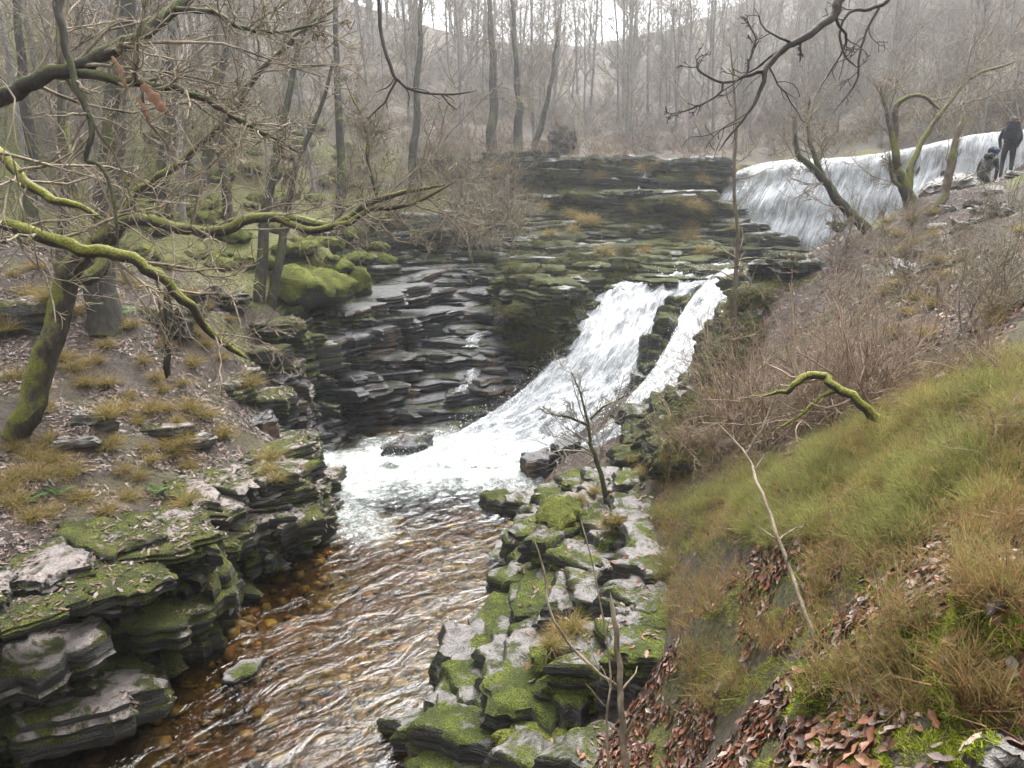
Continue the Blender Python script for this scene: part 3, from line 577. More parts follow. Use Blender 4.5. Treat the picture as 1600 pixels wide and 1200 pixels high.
# stones on the path below the walkers
spots = [(1430, 440, 15.5, .55), (1470, 455, 15, .4), (1400, 425, 16, .3), (1500, 415, 15.5, .35), (1545, 345, 17.5, .4), (1520, 330, 18.5, .3), (1470, 380, 17.2, .3), (1490, 370, 17.4, .28), (1505, 395, 16.6, .3), (1530, 370, 17, .35), (1560, 355, 17, .4), (1480, 345, 18.5, .28), (1460, 365, 18, .25), (1550, 320, 18.8, .3), (1585, 300, 19.5, .35), (1440, 400, 17, .25), (1515, 425, 15.4, .22), (1575, 375, 16.5, .25), (1420, 460, 15, .22), (1450, 425, 15.6, .26), (1535, 305, 20, .26), (1490, 440, 15.2, .3)]
for px, py, s, lab, key in [(150, 660, (.42, .34, .4), 'pale tan boulder lying in leaves on the left bank', 'stone'), (30, 500, (.9, .6, .9), 'dark overhanging rock with grass at the left edge', 'rock_left'), (262, 505, (.8, .6, .8), 'dark rock block under grass below the drooping mossy limb', 'rock_left'), (300, 470, (.7, .5, .7), 'mossy dark rock behind the hooked hanging branch', 'rock_left'), (350, 470, (.6, .5, .4), 'low mossy rock left of the twin stems', 'rock_left'), (255, 675, (.6, .3, .3), 'long flat slab edge showing in the leaf litter', 'rock_left'), (300, 690, (.5, .3, .25), 'flat grey slab end near the ledge top', 'stone'), (120, 690, (.4, .3, .2), 'small flat stone beside the pale tan boulder', 'stone')]:
    h = ghit(px, py); tag(slab(key, (h.x, h.y, h.z), *s, .5 + rng.normal() * .2, (rng.normal() * .08, rng.normal() * .08), None, 'boulder'), lab, 'boulder')
tag(slab('stone', tuple(PT(1484, 292, 20.5)), .95, .5, .45, .3, (.1, -.25), None, 'boulder'), 'tilted mossy slab jutting out just below the two walkers', 'boulder')
for i, (px, py, tt, s) in enumerate(spots):
    p = PT(px, py, tt); p[2] = gz([p[0]], [p[1]])[0]
    tag(slab('stone', tuple(p), s, s * rng.uniform(.5, .8), s * rng.uniform(.4, .7), rng.uniform(0, 3), (rng.normal() * .25, rng.normal() * .25), None, 'stone'), 'loose grey stone lying on the leafy slope below the walkers', 'stone', 'loose stones on the path slope')
wl_ = thing('ruined_wall', tuple(PT(870, 242, 42)), 'ruined grey stone wall end on the bank above the ledge wall', 'wall')
for k in range(46):
    i, j = k % 8, k // 8; p = PT(842, 243, 42.5) + np.array([i * .26 + (j % 2) * .12, .15 * rng.normal(), .12 + j * .27])
    if i < j - 1.5: continue
    slab('stone', tuple(p), .19, .3, .30, rng.normal() * .1, (0, 0), wl_, 'stone')
for px, py, tt, s, lab in [(1530, 1040, 3.75, (.30, .22, .26), 'big vivid green moss mound on the bank at the right edge'), (1470, 1000, 4.1, (.2, .17, .2), 'smaller moss mound left of the big one on the right bank'), (1290, 1060, 4.75, (.17, .14, .18), 'moss hump under the bent strap leaf'), (1590, 960, 3.7, (.2, .2, .25), 'moss hump beside the black root stub'), (1450, 800, 5.4, (.18, .15, .14), 'mossy lump among brown leaves high on the right bank')]:
    h = ghit(px, py); tag(slab('mossy', (h.x, h.y, h.z - s[2] * .1), *s, rng.uniform(0, 3), (-.3, -.3), None, 'moss_mound'), lab, 'moss')
p = PT(1555, 1185, 3.1); tag(slab('stone', tuple(p), .13, .09, .14, .5, (.2, .5), None, 'boulder'), 'small grey stone poking out of leaves in the lower right corner', 'boulder')
BV = np.concatenate(SOLV); BT = np.concatenate(SOLT)
rock_bvh = BVHTree.FromPolygons(BV.tolist(), BT.tolist()); 

def drop(X, Y, ztop=60):
    """lowest-down ray onto ground and rocks: z, normal, on rock?"""
    Z = np.zeros(len(X)); Nn = np.zeros((len(X), 3)); rk = np.zeros(len(X), bool); D = Vector((0, 0, -1))
    for i, (x, y) in enumerate(zip(X, Y)):
        o = Vector((x, y, ztop)); a = rock_bvh.ray_cast(o, D); b = ground_bvh.ray_cast(o, D)
        za = a[0].z if a[0] else -99; zb_ = b[0].z if b[0] else -99
        h = a if za > zb_ else b; rk[i] = za > zb_
        if h[0]: Z[i] = h[0].z; n = h[1] if h[1].z > 0 else -h[1]; Nn[i] = n
    return Z, Nn, rk
# ---------------------------------------------------------------- trees
M['bark'] = bark_mat('dark_bark', (.018, .015, .011), (.055, .048, .037), (.085, .095, .018), .62)
M['bark_moss'] = bark_mat('mossy_bark', (.022, .018, .012), (.06, .05, .035), (.21, .215, .024), .48)
M['bark_mid'] = bark_mat('half_mossy_bark', (.02, .016, .011), (.065, .053, .038), (.16, .17, .02), .57)
M['bark_brown'] = bark_mat('brown_bark', (.055, .038, .024), (.16, .12, .085), (.13, .14, .025), .66)
M['bark_far'] = bark_mat('far_bark', (.17, .16, .148), (.32, .305, .28), (.17, .175, .08), .76)  # bark colour paled to carry distant mist beyond the thin haze volume
M['twig'] = bark_mat('pale_twig', (.11, .086, .058), (.34, .28, .195), (.13, .14, .03), .86, 3)
M['twig_dark'] = bark_mat('dark_twig', (.022, .017, .013), (.055, .043, .032), (.08, .09, .02), .9, 3)
M['twig_far'] = bark_mat('far_twig', (.18, .155, .125), (.38, .335, .275), (.08, .085, .03), .80, 3)  # twig colour lightened too, painting mist into the distant crowns
M['twig_red'] = bark_mat('brown_twig', (.17, .115, .075), (.42, .32, .23), (.1, .11, .03), .9, 3)
def hit(px, py):
    d = Vector(ray(px, py)).normalized(); o = Vector((0, 0, CAMZ)); a = rock_bvh.ray_cast(o, d); b = ground_bvh.ray_cast(o, d)
    if a[0] is None and b[0] is None: return None
    da = a[3] if a[0] else 1e9; db = b[3] if b[0] else 1e9
    return a[0] if da < db else b[0]
def limb(pts, m=None):
    """(px, py, distance, radius in px) -> world polyline and radii"""
    A = np.array([[*PT(a, b, t), r * t / FPX] for a, b, t, r in pts]); S = spline(A, m or max(8, len(pts) * 4))
    S[:, 3] = np.maximum(S[:, 3], .002); S[-1, 3] *= .1; S[-2, 3] *= .75
    n = len(S); S[:, :3] += np.stack([perlin(np.stack([np.arange(n) * .45, np.full(n, q * 9.1 + pts[0][0] * .37), np.zeros(n)], 1)) for q in range(3)], 1) * (S[:, 3:4] * .6 + .008)
    return S[:, :3], S[:, 3]
def resamp(P, m): u = np.linspace(0, len(P) - 1, m); i = np.minimum(u.astype(int), len(P) - 2); f = (u - i); f = f[:, None] if P.ndim > 1 else f; return P[i] * (1 - f) + P[i + 1] * f
def crown_from(limbs, spec, minr=.004, r=None, cap=.02):
    """spec: list of (per, n, lr, ang, up, wig, rs, k); returns Tubes"""
    T = Tubes()
    P = np.stack([resamp(p, 14) for p, q in limbs]); R = np.stack([resamp(q, 14) for p, q in limbs])
    for per, n, lr, ang, up, wig, rs, k in spec:
        P, R = children(P, R, per, n, lr, ang, up, wig, rs, r=r); R = R * np.minimum(1, cap / R[:, :1]); R = np.maximum(R, minr * 1.15); T.batch(P, R, k)
    return T
def tree(name, label, limbs, spec, mats, cat='tree', group=None, minr=.004, k=8, extra=None, ground_it=None):
    if ground_it is None: ground_it = name in ('leaning_tree', 'hazel_tree', 'leaning_pole', 'sapling', 'mossy_branch', 'bare_stick', 'root')
    if ground_it:
        a, b, t0, _ = limbs[0][0]; h = hit(a, b)
        if h is not None:
            k_ = (h.y - 0) / (ray(a, b)[1] * t0) * 1.004; limbs = [[(a, b, t * k_, r) for a, b, t, r in l] for l in limbs]
    L = [limb(l) for l in limbs]
    if ground_it: L[0][0][0] += np.array([.04, 0, -.22])
    base = L[0][0][0]
    o = thing(name, tuple(base), label, cat, group)
    for i, (P, R) in enumerate(L):
        T = Tubes(); T.batch(P[None], R[None], k); V, Q = T.arrays(); b = meshobj('trunk' if i == 0 else 'limb', V, o, Q=Q, mat=mats[0])
        if spec:
            V, Q = crown_from([(P, R)], spec, minr).arrays(); c = bpy.data.objects.new('crown' if i == 0 else 'sprays', mesh_np('sprays', V - np.array(base)[None], Q, mat=mats[1])); COL.objects.link(c); c.parent = o if i == 0 else b
    return o
OAK = [(17, 8, (.22, .55), (.5, 1.15), .1, .20, .45, 5), (6, 7, (.35, .7), (.4, 1.0), .1, .22, .6, 4), (4, 5, (.3, .6), (.4, 1.0), .12, .25, .65, 3)]
OAK2 = [(9, 8, (.18, .42), (.5, 1.15), .1, .22, .5, 5), (6, 7, (.3, .6), (.4, 1.0), .1, .25, .6, 4), (4, 5, (.3, .6), (.4, 1.0), .12, .25, .65, 3)]
# near left: limbs reaching in from a tree outside the frame
tree('oak_tree', 'leaning dark oak whose thick arching limb crosses the top left corner', [[(-140, 560, 7.5, 26), (-90, 330, 7.3, 22), (-40, 195, 7.2, 15), (10, 150, 7.1, 13), (60, 125, 7, 12), (120, 107, 7, 11.5), (180, 78, 7, 11), (235, 45, 7.1, 10), (290, 2, 7.3, 9), (330, -50, 7.5, 7)],
     [(100, 108, 7, 8), (180, 125, 6.9, 7), (260, 136, 6.9, 6), (310, 150, 6.8, 5.5), (360, 178, 6.8, 5), (420, 212, 6.7, 3.5), (470, 240, 6.7, 2)], [(275, 15, 7.2, 5), (330, 18, 7.1, 4), (380, 45, 7, 3.5), (440, 50, 7, 2.5), (520, 30, 7, 1.5)]], OAK, (M['bark'], M['twig']))
tree('oak_limb', 'bright moss covered limb drooping to its tip over the left slope', [[(-120, 300, 8.5, 15), (-50, 335, 8.4, 13), (0, 348, 8.3, 11), (60, 366, 8.2, 11), (130, 390, 8.2, 10.5), (190, 400, 8.2, 10), (240, 425, 8.3, 9), (290, 470, 8.5, 7.5), (330, 520, 8.8, 6), (388, 563, 9.1, 4.5)]],
     [(15, 8, (.2, .45), (.5, 1.1), .1, .20, .3, 5), (7, 7, (.3, .6), (.4, 1.0), .1, .25, .6, 4), (3, 5, (.3, .6), (.4, 1.0), .12, .25, .65, 3)], (M['bark_moss'], M['twig']))
tree('oak_limb', 'yellow mossy bent limb entering at the left edge above the drooping one', [[(-60, 190, 8.8, 12), (0, 240, 8.6, 9), (35, 280, 8.5, 8), (80, 310, 8.5, 7), (125, 322, 8.5, 5), (165, 345, 8.5, 3)]], OAK[1:], (M['bark_moss'], M['twig']))
tree('leaning_tree', 'leaning mossy trunk at the left edge with a long brown limb reaching over the ledge', [[(25, 690, 11.8, 21), (48, 630, 11.8, 20), (78, 540, 11.8, 19), (100, 450, 11.7, 18), (125, 405, 11.5, 16), (165, 370, 11.2, 13), (210, 340, 11, 10), (260, 352, 10.8, 9), (330, 360, 10.6, 8.5), (395, 343, 10.5, 8), (440, 338, 10.5, 7.5), (520, 350, 10.4, 6.5), (580, 318, 10.3, 5), (645, 298, 10.2, 3.5), (700, 290, 10.2, 1.5)],
     [(430, 340, 10.5, 6), (480, 360, 10.4, 6), (540, 350, 10.3, 5), (580, 328, 10.3, 4), (640, 320, 10.2, 3), (720, 280, 10.2, 1.4)], [(110, 440, 11.7, 14), (150, 425, 12, 12), (165, 385, 12.2, 10), (130, 340, 12.3, 7), (110, 250, 12.5, 5), (95, 120, 12.6, 4), (90, 0, 12.7, 3)],
     [(210, 300, 11, 7), (245, 280, 10.9, 6.5), (285, 250, 10.8, 6), (335, 205, 10.7, 5.5), (362, 180, 10.6, 5.5), (395, 125, 10.6, 5), (430, 90, 10.5, 4.5), (470, 50, 10.5, 4), (527, 10, 10.5, 3)], [(125, 405, 11.5, 9), (175, 370, 11.2, 8), (215, 300, 11, 7)], [(590, 312, 10.3, 3), (575, 250, 10.2, 2.6), (572, 200, 10.2, 2), (540, 130, 10.2, 1.4)]], [(21, 8, (.16, .42), (.5, 1.15), .15, .20, .4, 5), (7, 7, (.35, .65), (.4, 1.0), .1, .25, .6, 4), (4, 5, (.35, .6), (.4, 1.0), .12, .25, .65, 3)], (M['bark_mid'], M['twig']))
tree('hanging_branch', 'thin dark branch hanging down through the limbs in the top left', [[(88, -40, 6.8, 6), (95, 20, 6.8, 6), (103, 80, 6.8, 5.5), (125, 150, 6.8, 5), (145, 205, 6.8, 4.5), (135, 250, 6.8, 4), (160, 260, 6.8, 3), (178, 320, 6.8, 2.6), (186, 390, 6.8, 2)]], [(6, 7, (.15, .3), (.5, 1.1), 0, .25, .5, 4), (4, 5, (.3, .6), (.4, 1.0), 0, .25, .6, 3)], (M['bark'], M['twig']))
tree('hanging_branch', 'dark hooked branch hanging in front of the drooping mossy limb', [[(262, 440, 9.6, 3.5), (258, 500, 9.7, 4), (262, 548, 9.8, 5), (260, 592, 9.9, 6)]], None, (M['bark'], M['twig']))
tree('hazel_branch', 'thin dark branch dangling near the middle of the treetops', [[(590, -30, 9.5, 3), (596, 50, 9.5, 3), (615, 115, 9.5, 2.8), (640, 138, 9.5, 2.3), (690, 148, 9.5, 1.8), (745, 142, 9.5, 1.2)], [(620, 125, 9.5, 2), (600, 160, 9.5, 1.6), (575, 185, 9.5, 1.2)], [(690, 148, 9.5, 1.5), (705, 165, 9.5, 1.2), (715, 172, 9.5, 1)]], [(5, 6, (.15, .3), (.4, .9), 0, .25, .6, 4)], (M['twig_dark'], M['twig_dark']))
# left wood trunks
TW = [(14, 8, (.2, .45), (.5, 1.1), .25, .18, .4, 5), (7, 7, (.3, .6), (.4, 1.0), .2, .24, .6, 4), (5, 5, (.35, .65), (.4, 1.0), .2, .25, .65, 3)]
def trunk(label, x0, y0, x1, y1, t, r, curve=0, name='woodland_tree', spec=TW, mats=None, group=None, minr=.006):
    p0, p1 = PT(x0, y0, t), PT(x1, y1, t); p0 = np.array(p0); p0[2] = min(p0[2], gz([p0[0]], [p0[1]])[0]) - .25
    top = p1 + (p1 - p0) * .35; q = [p0 + (top - p0) * f + np.array([math.sin(f * math.pi) * curve, 0, 0]) for f in np.linspace(0, 1, 5)]
    S = spline(q, 18); n = len(S); S += np.stack([perlin(np.stack([np.arange(n) * .3, np.full(n, x0 * .13 + a * 5), np.zeros(n)], 1)) for a in range(3)], 1) * r * t / FPX * .9
    R = r * t / FPX * np.linspace(1.1, .3, n); R[0] *= 1.15; R[1] *= 1.05
    o = thing(name, tuple(p0), label, 'tree', group); mats = mats or (M['bark'], M['twig'])
    T = Tubes(); T.batch(S[None], R[None], 9); V, Q = T.arrays(); meshobj('trunk', V, o, Q=Q, mat=mats[0])
    k0 = 3; V, Q = crown_from([(S[k0:], R[k0:])], spec, minr).arrays(); meshobj('crown', V, o, Q=Q, mat=mats[1]); return o
for a in [('broad grey trunk rising straight behind the leaning tree', 150, 445, 188, 20, 17.5, 24, .1), ('slim trunk left of the broad grey one', 95, 420, 88, 30, 19, 9, .1), ('dark tree by the black slabs with a slight lean towards the pool', 402, 535, 468, 150, 23, 10, -.5),
          ('thinner twin stem beside the dark leaning tree near the black slabs', 420, 515, 497, 210, 23.2, 8, -.4), ('upright trunk behind the withered leaves', 245, 340, 262, 60, 26, 12, .2), ('pale slim trunk left of the twin stems', 350, 380, 330, 60, 28, 8, .2),
          ('tall trunk above the mossy mound near the brush', 525, 330, 520, 20, 30, 8, .2), ('trunk rising from the bright moss slope behind the brown limb', 305, 330, 345, 40, 31, 9, .4), ('young tree on the left slope close to the picture edge', 40, 330, 20, 0, 22, 10, .2),
          ('thin trunk standing over the brush above the rock tiers', 640, 300, 655, 30, 36, 7, .1), ('stout tree on the bank left of the ruined wall', 770, 240, 765, 20, 43, 8, .1), ('forked slender tree beside the ruined wall', 812, 240, 800, 60, 42, 7, .2), ('thin leaning tree just right of the stout tree on the bank', 830, 238, 860, 90, 42, 5, .3)]:
    trunk(*a)
# right bank trees in front of the fall
HZ = [(10, 8, (.3, .7), (.4, 1.0), .3, .18, .45, 5), (7, 7, (.3, .6), (.4, 1.0), .15, .25, .6, 4), (4, 5, (.35, .65), (.4, 1.0), .15, .25, .65, 3)]
tree('hazel_tree', 'bent tree leaning left across the waterfall from the bank edge', [[(1357, 362, 19.2, 9), (1335, 338, 19.2, 8), (1310, 312, 19.2, 7.5), (1290, 285, 19.1, 6), (1268, 262, 19, 5), (1245, 235, 19, 4), (1240, 180, 19, 2.5)], [(1300, 300, 19.2, 5), (1280, 262, 19.2, 4), (1262, 205, 19.3, 3), (1265, 150, 19.3, 2)], [(1335, 338, 19.2, 5), (1310, 360, 19, 4), (1300, 345, 19, 3)]], HZ, (M['bark'], M['twig']), minr=.005)
tree('hazel_tree', 'mossy forked tree standing before the middle of the waterfall', [[(1424, 318, 19.8, 11), (1412, 285, 19.8, 8), (1400, 250, 19.8, 6), (1398, 205, 19.8, 5), (1405, 160, 19.8, 4), (1440, 150, 19.8, 3), (1470, 172, 19.8, 2)], [(1420, 305, 19.8, 7), (1425, 255, 19.9, 5), (1450, 205, 20, 4), (1480, 165, 20, 3), (1520, 120, 20, 2.5), (1590, 95, 20, 2)], [(1400, 240, 19.8, 4), (1390, 200, 19.8, 3), (1375, 130, 19.8, 2)], [(1416, 300, 19.8, 5), (1395, 280, 19.8, 3), (1390, 240, 19.8, 2.5)]], HZ, (M['bark_mid'], M['twig']), minr=.005)
tree('leaning_pole', 'broken leaning brown trunk below and left of the walkers', [[(1462, 330, 19, 7), (1478, 300, 19, 6), (1484, 265, 19, 6), (1490, 235, 19, 5), (1497, 205, 19, 4.5), (1502, 190, 19, 3.5)]], [(5, 6, (.25, .5), (.4, 1.0), .1, .25, .4, 4), (4, 5, (.35, .6), (.4, .9), .1, .25, .6, 3)], (M['bark_brown'], M['twig']))
tree('sapling', 'tall straight sapling in front of the left end of the waterfall', [[(1155, 580, 15.5, 3.4), (1148, 480, 15.5, 3.2), (1152, 380, 15.5, 3), (1147, 280, 15.5, 2.6), (1150, 180, 15.5, 2), (1140, 60, 15.5, 1.2)]], [(22, 6, (.08, .2), (.6, 1.2), .2, .22, .45, 4), (4, 5, (.3, .6), (.4, 1.0), .1, .25, .6, 3)], (M['bark_brown'], M['twig']))
tree('sapling', 'little spreading bare tree growing on rocks before the cascade foot', [[(948, 790, 14.5, 5), (938, 740, 14.5, 4), (925, 700, 14.5, 3.2), (918, 660, 14.5, 2.5), (905, 610, 14.5, 1.5), (890, 575, 14.5, .8)], [(920, 665, 14.5, 2.5), (890, 652, 14.5, 2), (850, 645, 14.5, 1)], [(922, 655, 14.5, 2.2), (945, 635, 14.5, 1.8), (985, 615, 14.5, .8)]], [(11, 7, (.25, .55), (.4, 1.0), .15, .16, .5, 4), (6, 6, (.35, .7), (.4, .9), .1, .18, .6, 3), (3, 5, (.3, .6), (.4, .9), .1, .2, .7, 3)], (M['bark'], M['twig_far']), minr=.0045)
tree('mossy_branch', 'arched branch thick with green moss lying in the brush on the right slope', [[(1405, 658, 9.8, 8), (1372, 655, 9.8, 8), (1340, 628, 9.8, 7.5), (1305, 603, 9.9, 7), (1285, 588, 10, 6.5), (1258, 588, 10, 6), (1238, 606, 10, 5), (1210, 615, 10.2, 2.5), (1160, 622, 10.4, 1.5)], [(1310, 608, 9.9, 4), (1280, 622, 10, 3.2), (1250, 650, 10, 2.5), (1210, 672, 10, 1.8)]], [(6, 6, (.15, .35), (.5, 1.1), .1, .22, .4, 4), (4, 5, (.3, .6), (.4, .9), .1, .25, .6, 3)], (M['bark_moss'], M['twig_red']))
tree('overhanging_branch', 'dark forked branch hanging from above into the upper right sky', [[(1345, -60, 7.5, 8), (1313, 0, 7.4, 7.5), (1302, 26, 7.4, 7), (1256, 57, 7.3, 6), (1222, 79, 7.3, 5), (1200, 104, 7.3, 4.5), (1191, 134, 7.3, 3.5), (1170, 175, 7.3, 2.6), (1150, 200, 7.3, 2), (1120, 240, 7.3, 1.2)], [(1196, 110, 7.3, 3), (1163, 120, 7.3, 2.6), (1132, 129, 7.3, 2.2), (1095, 112, 7.3, 1.8), (1086, 90, 7.3, 1.2)], [(1132, 129, 7.3, 2), (1120, 150, 7.3, 1.7), (1075, 172, 7.3, 1.4), (1045, 178, 7.3, 1)],
     [(1167, 118, 7.3, 2), (1172, 90, 7.3, 1.8), (1180, 60, 7.3, 1.4), (1164, 25, 7.3, 1)], [(1252, 60, 7.3, 2.2), (1250, 98, 7.3, 1.5)]], [(6, 7, (.2, .4), (.4, 1.0), -.1, .25, .45, 4), (4, 5, (.3, .6), (.4, 1.0), -.1, .25, .6, 3)], (M['twig_dark'], M['twig_dark']))
tree('overhanging_branch', 'second thinner dark branch trailing down right of the forked one', [[(1400, -30, 7.6, 4), (1387, 0, 7.6, 3.5), (1360, 14, 7.6, 3), (1332, 16, 7.6, 2.6), (1315, 38, 7.6, 2), (1313, 62, 7.6, 1.8), (1322, 90, 7.6, 1.5), (1342, 107, 7.6, 1)], [(1373, 14, 7.6, 2.4), (1352, 52, 7.6, 2), (1342, 93, 7.6, 1.8), (1338, 128, 7.6, 1.5), (1300, 178, 7.6, 1)]], [(5, 6, (.15, .3), (.4, 1.0), -.1, .25, .5, 4), (3, 5, (.3, .6), (.4, 1.0), -.1, .25, .6, 3)], (M['twig_dark'], M['twig_dark']))
tree('bare_stick', 'long thin pale stick rising from the leaves on the right bank', [[(1278, 1012, 5.2, 3.6), (1255, 950, 5.3, 3.6), (1230, 880, 5.5, 3.4), (1205, 810, 5.7, 3), (1185, 760, 5.8, 2.6), (1165, 710, 6, 2), (1115, 655, 6.2, 1.2)], [(1165, 710, 6, 1.8), (1190, 670, 6, 1.5), (1210, 620, 6, 1)], [(1178, 735, 5.9, 1.4), (1200, 705, 5.9, 1)]], [(3, 5, (.1, .2), (.5, 1.0), .1, .2, .5, 4)], (M['twig'], M['twig']))
tree('sapling', 'slim pale snapped sapling standing upright at the bottom centre', [[(978, 1215, 6.6, 6), (972, 1120, 6.7, 5.5), (968, 1050, 6.8, 5), (962, 990, 6.8, 4.5), (954, 925, 6.8, 3.5)], [(968, 1075, 6.8, 2.6), (930, 1045, 6.8, 2.6), (885, 1000, 6.9, 2.2), (858, 950, 6.9, 2), (850, 890, 7, 1.6), (830, 830, 7, 1)], [(950, 1215, 6.7, 2.5), (950, 1110, 6.7, 2), (953, 1040, 6.8, 1.6), (930, 900, 6.9, 1.2), (905, 800, 7, 1)]], [(4, 5, (.08, .2), (.5, 1.0), .1, .2, .5, 4)], (M['twig'], M['twig']))
tree('root', 'black stub of root sticking out of the moss at the right edge', [[(1640, 900, 3.7, 11), (1605, 915, 3.65, 11), (1575, 932, 3.6, 10), (1555, 945, 3.55, 9), (1542, 962, 3.5, 7)]], None, (M['twig_dark'], M['twig_dark']), cat='root')
# background wood: a few kinds, copied
def gen_tree(seed, H, r0, low=.28, nb=15, spread=(.45, .95)):
    r = np.random.default_rng(seed); n = 16; f = np.linspace(0, 1, n)
    S = np.stack([fbm(np.stack([f * 2, 0 * f + seed, 0 * f], 1), 2) * .5 * f, fbm(np.stack([f * 2, 0 * f + seed, 0 * f + 9], 1), 2) * .5 * f, f * H], 1); R = r0 * (1.2 - f) ** .9; R[0] *= 1.4
    T = Tubes(); T.batch(S[None], R[None], 7); tv = T.arrays()
    P1, R1 = children(S[None], R[None], nb, 8, (.16, .36), spread, .45, .16, .42, low, r); T = Tubes(); T.batch(P1, np.maximum(R1, .02), 4)
    P2, R2 = children(P1, R1, 7, 6, (.3, .6), (.4, .9), .35, .2, .6, .15, r); T.batch(P2, np.maximum(R2, .013), 3)
    P3, R3 = children(P2, R2, 5, 4, (.35, .65), (.4, .9), .2, .22, .6, .1, r); T.batch(P3, np.maximum(R3, .009), 3)
    return tv, T.arrays()
BG = []
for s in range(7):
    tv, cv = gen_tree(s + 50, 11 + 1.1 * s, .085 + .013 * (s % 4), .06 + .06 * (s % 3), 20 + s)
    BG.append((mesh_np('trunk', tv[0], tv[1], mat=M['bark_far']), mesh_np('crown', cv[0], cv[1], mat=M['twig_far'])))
def plant(variants, x, y, label, name, group, sc, cat='tree', names=('trunk', 'crown'), dz=-.15):
    z = gz([x], [y])[0] + dz; o = thing(name, (x, y, z), label, cat, group); o.rotation_euler = (rng.normal() * .05, rng.normal() * .05, rng.uniform(0, 6.28)); o.scale = (sc * rng.uniform(.9, 1.1),) * 2 + (sc,)
    v = variants[rng.integers(len(variants))]
    for me, nm in zip(v, names):
        c = bpy.data.objects.new(nm, me); COL.objects.link(c); c.parent = o
    return o
def project(P):
    d = np.asarray(P) - np.array([0, 0, CAMZ]); w = d[1] * CP - d[2] * SP; return 800 + FPX * d[0] / w, 600 - FPX * (d[1] * SP + d[2] * CP) / w, w
zones = [  # count, x range, y range, label, group, scale
 (46, (-34, -9), (24, 52), 'bare grey tree in the wood on the left hillside', 'trees on the left hillside', (.65, 1.1)),
 (84, (-24, 24), (50, 84), 'misty bare tree on the far slope behind the ledge wall', 'trees on the misty far slope', (.7, 1.15)),
 (30, (-22, 30), (84, 112), 'faint tall tree on the skyline ridge', 'trees on the skyline ridge', (.9, 1.3)),
 (40, (14, 44), (34, 64), 'bare tree on the hillside above the waterfall', 'trees above the waterfall', (.5, .9))]
for cnt, xr, yr, lab, grp, sr in zones:
    pts = []; tries = 0
    while len(pts) < cnt and tries < 4000:
        tries += 1; x, y = rng.uniform(*xr), rng.uniform(*yr)
        if any((x - a) ** 2 + (y - b) ** 2 < 3.2 for a, b in pts): continue
        px, py, w = project((x, y, gz([x], [y])[0]))
        if not -150 < px < 1750: continue
        if 'left' in grp and px > 640: continue
        if 'above' in grp and x - 8 < (y - 30) * .05: continue
        pts.append((x, y)); plant(BG, x, y, lab, 'woodland_tree', grp, rng.uniform(*sr))
# brush
def gen_shrub(seed, n, H, lean=(0, 0), k3=3):
    r = np.random.default_rng(seed); m = 9; d = r.normal(size=(n, 3)) * .55 + np.array([lean[0], lean[1], 1.0]); d /= np.linalg.norm(d, axis=1)[:, None]; L = H * r.uniform(.55, 1.1, n)
    P = np.zeros((n, m, 3)); P[:, 0] = r.normal(size=(n, 3)) * np.array([.18, .18, 0])
    for q in range(1, m):
        d = d + r.normal(size=d.shape) * .12; d /= np.linalg.norm(d, axis=1)[:, None]; P[:, q] = P[:, q - 1] + d * (L / m)[:, None]
    R = np.linspace(.016, .006, m)[None] * r.uniform(.7, 1.3, (n, 1)); T = Tubes(); T.batch(P, R, 4); st = T.arrays()
    T = Tubes(); P, R = children(P, R, 7, 6, (.3, .7), (.4, 1.1), .1, .2, .6, .15, r); T.batch(P, np.maximum(R, .0036), 3)
    P, R = children(P, R, k3, 4, (.3, .6), (.3, .9), .1, .22, .7, .1, r); T.batch(P, np.maximum(R, .003), 3)
    return st, T.arrays()
def shrub_set(mat, seed, lean=(0, 0), n=5, H=2.0):
    L = []
    for s in range(n):
        a, b = gen_shrub(seed + s, 7 + s, H * (.8 + .12 * s), lean); L.append((mesh_np('stem', a[0], a[1], mat=mat), mesh_np('crown', b[0], b[1], mat=mat)))
    return L
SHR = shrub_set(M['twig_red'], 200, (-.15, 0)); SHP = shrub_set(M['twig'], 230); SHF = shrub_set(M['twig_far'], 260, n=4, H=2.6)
def brush(n, xr, yr, var, lab, grp, sr, test=None):
    for _ in range(n):
        for _t in range(30):
            px, py = rng.uniform(*xr), rng.uniform(*yr)
            if test and not test(px, py): continue
            h = hit(px, py)
            if h is not None: break
        else: continue
        o = thing('shrub', tuple(h), lab, 'shrub', grp); s = rng.uniform(*sr); o.scale = (s, s, s * rng.uniform(.8, 1.2)); o.rotation_euler = (0, 0, rng.uniform(-.9, .9))
        for me, nm in zip(var[rng.integers(len(var))], ('stem', 'crown')):
            c = bpy.data.objects.new(nm, me); COL.objects.link(c); c.parent = o
brush(30, (1070, 1430), (450, 720), SHR, 'tangled leafless brown shrub on the slope right of the cascade', 'brown shrubs on the right slope', (.45, 1.1), lambda x, y: y > 815 - .27 * (x - 480) and y > 700 - (x - 1050) * .9 and y < 760 - .35 * (x - 1050))
brush(9, (1290, 1440), (385, 480), SHP, 'pale leafless shrub on the bank edge in front of the waterfall', 'shrubs before the waterfall', (.45, .85), lambda x, y: y > 410 - .28 * (x - 1200))
brush(70, (1190, 1600), (20, 215), SHF, 'dense leafless shrub on the hillside above the waterfall', 'shrubs above the waterfall', (.9, 1.6))
brush(46, (540, 800), (245, 395), SHP, 'brushy leafless shrub over the shaded rock tiers', 'shrubs over the rock tiers', (.8, 1.5))
brush(50, (0, 560), (110, 330), SHF, 'thin leafless shrub in the wood on the left hillside', 'shrubs on the left hillside', (.6, 1.1))
brush(12, (1230, 1590), (520, 720), SHR, 'low leafless shrub growing out of the bilberry slope', 'low shrubs in the bilberry', (.22, .45))
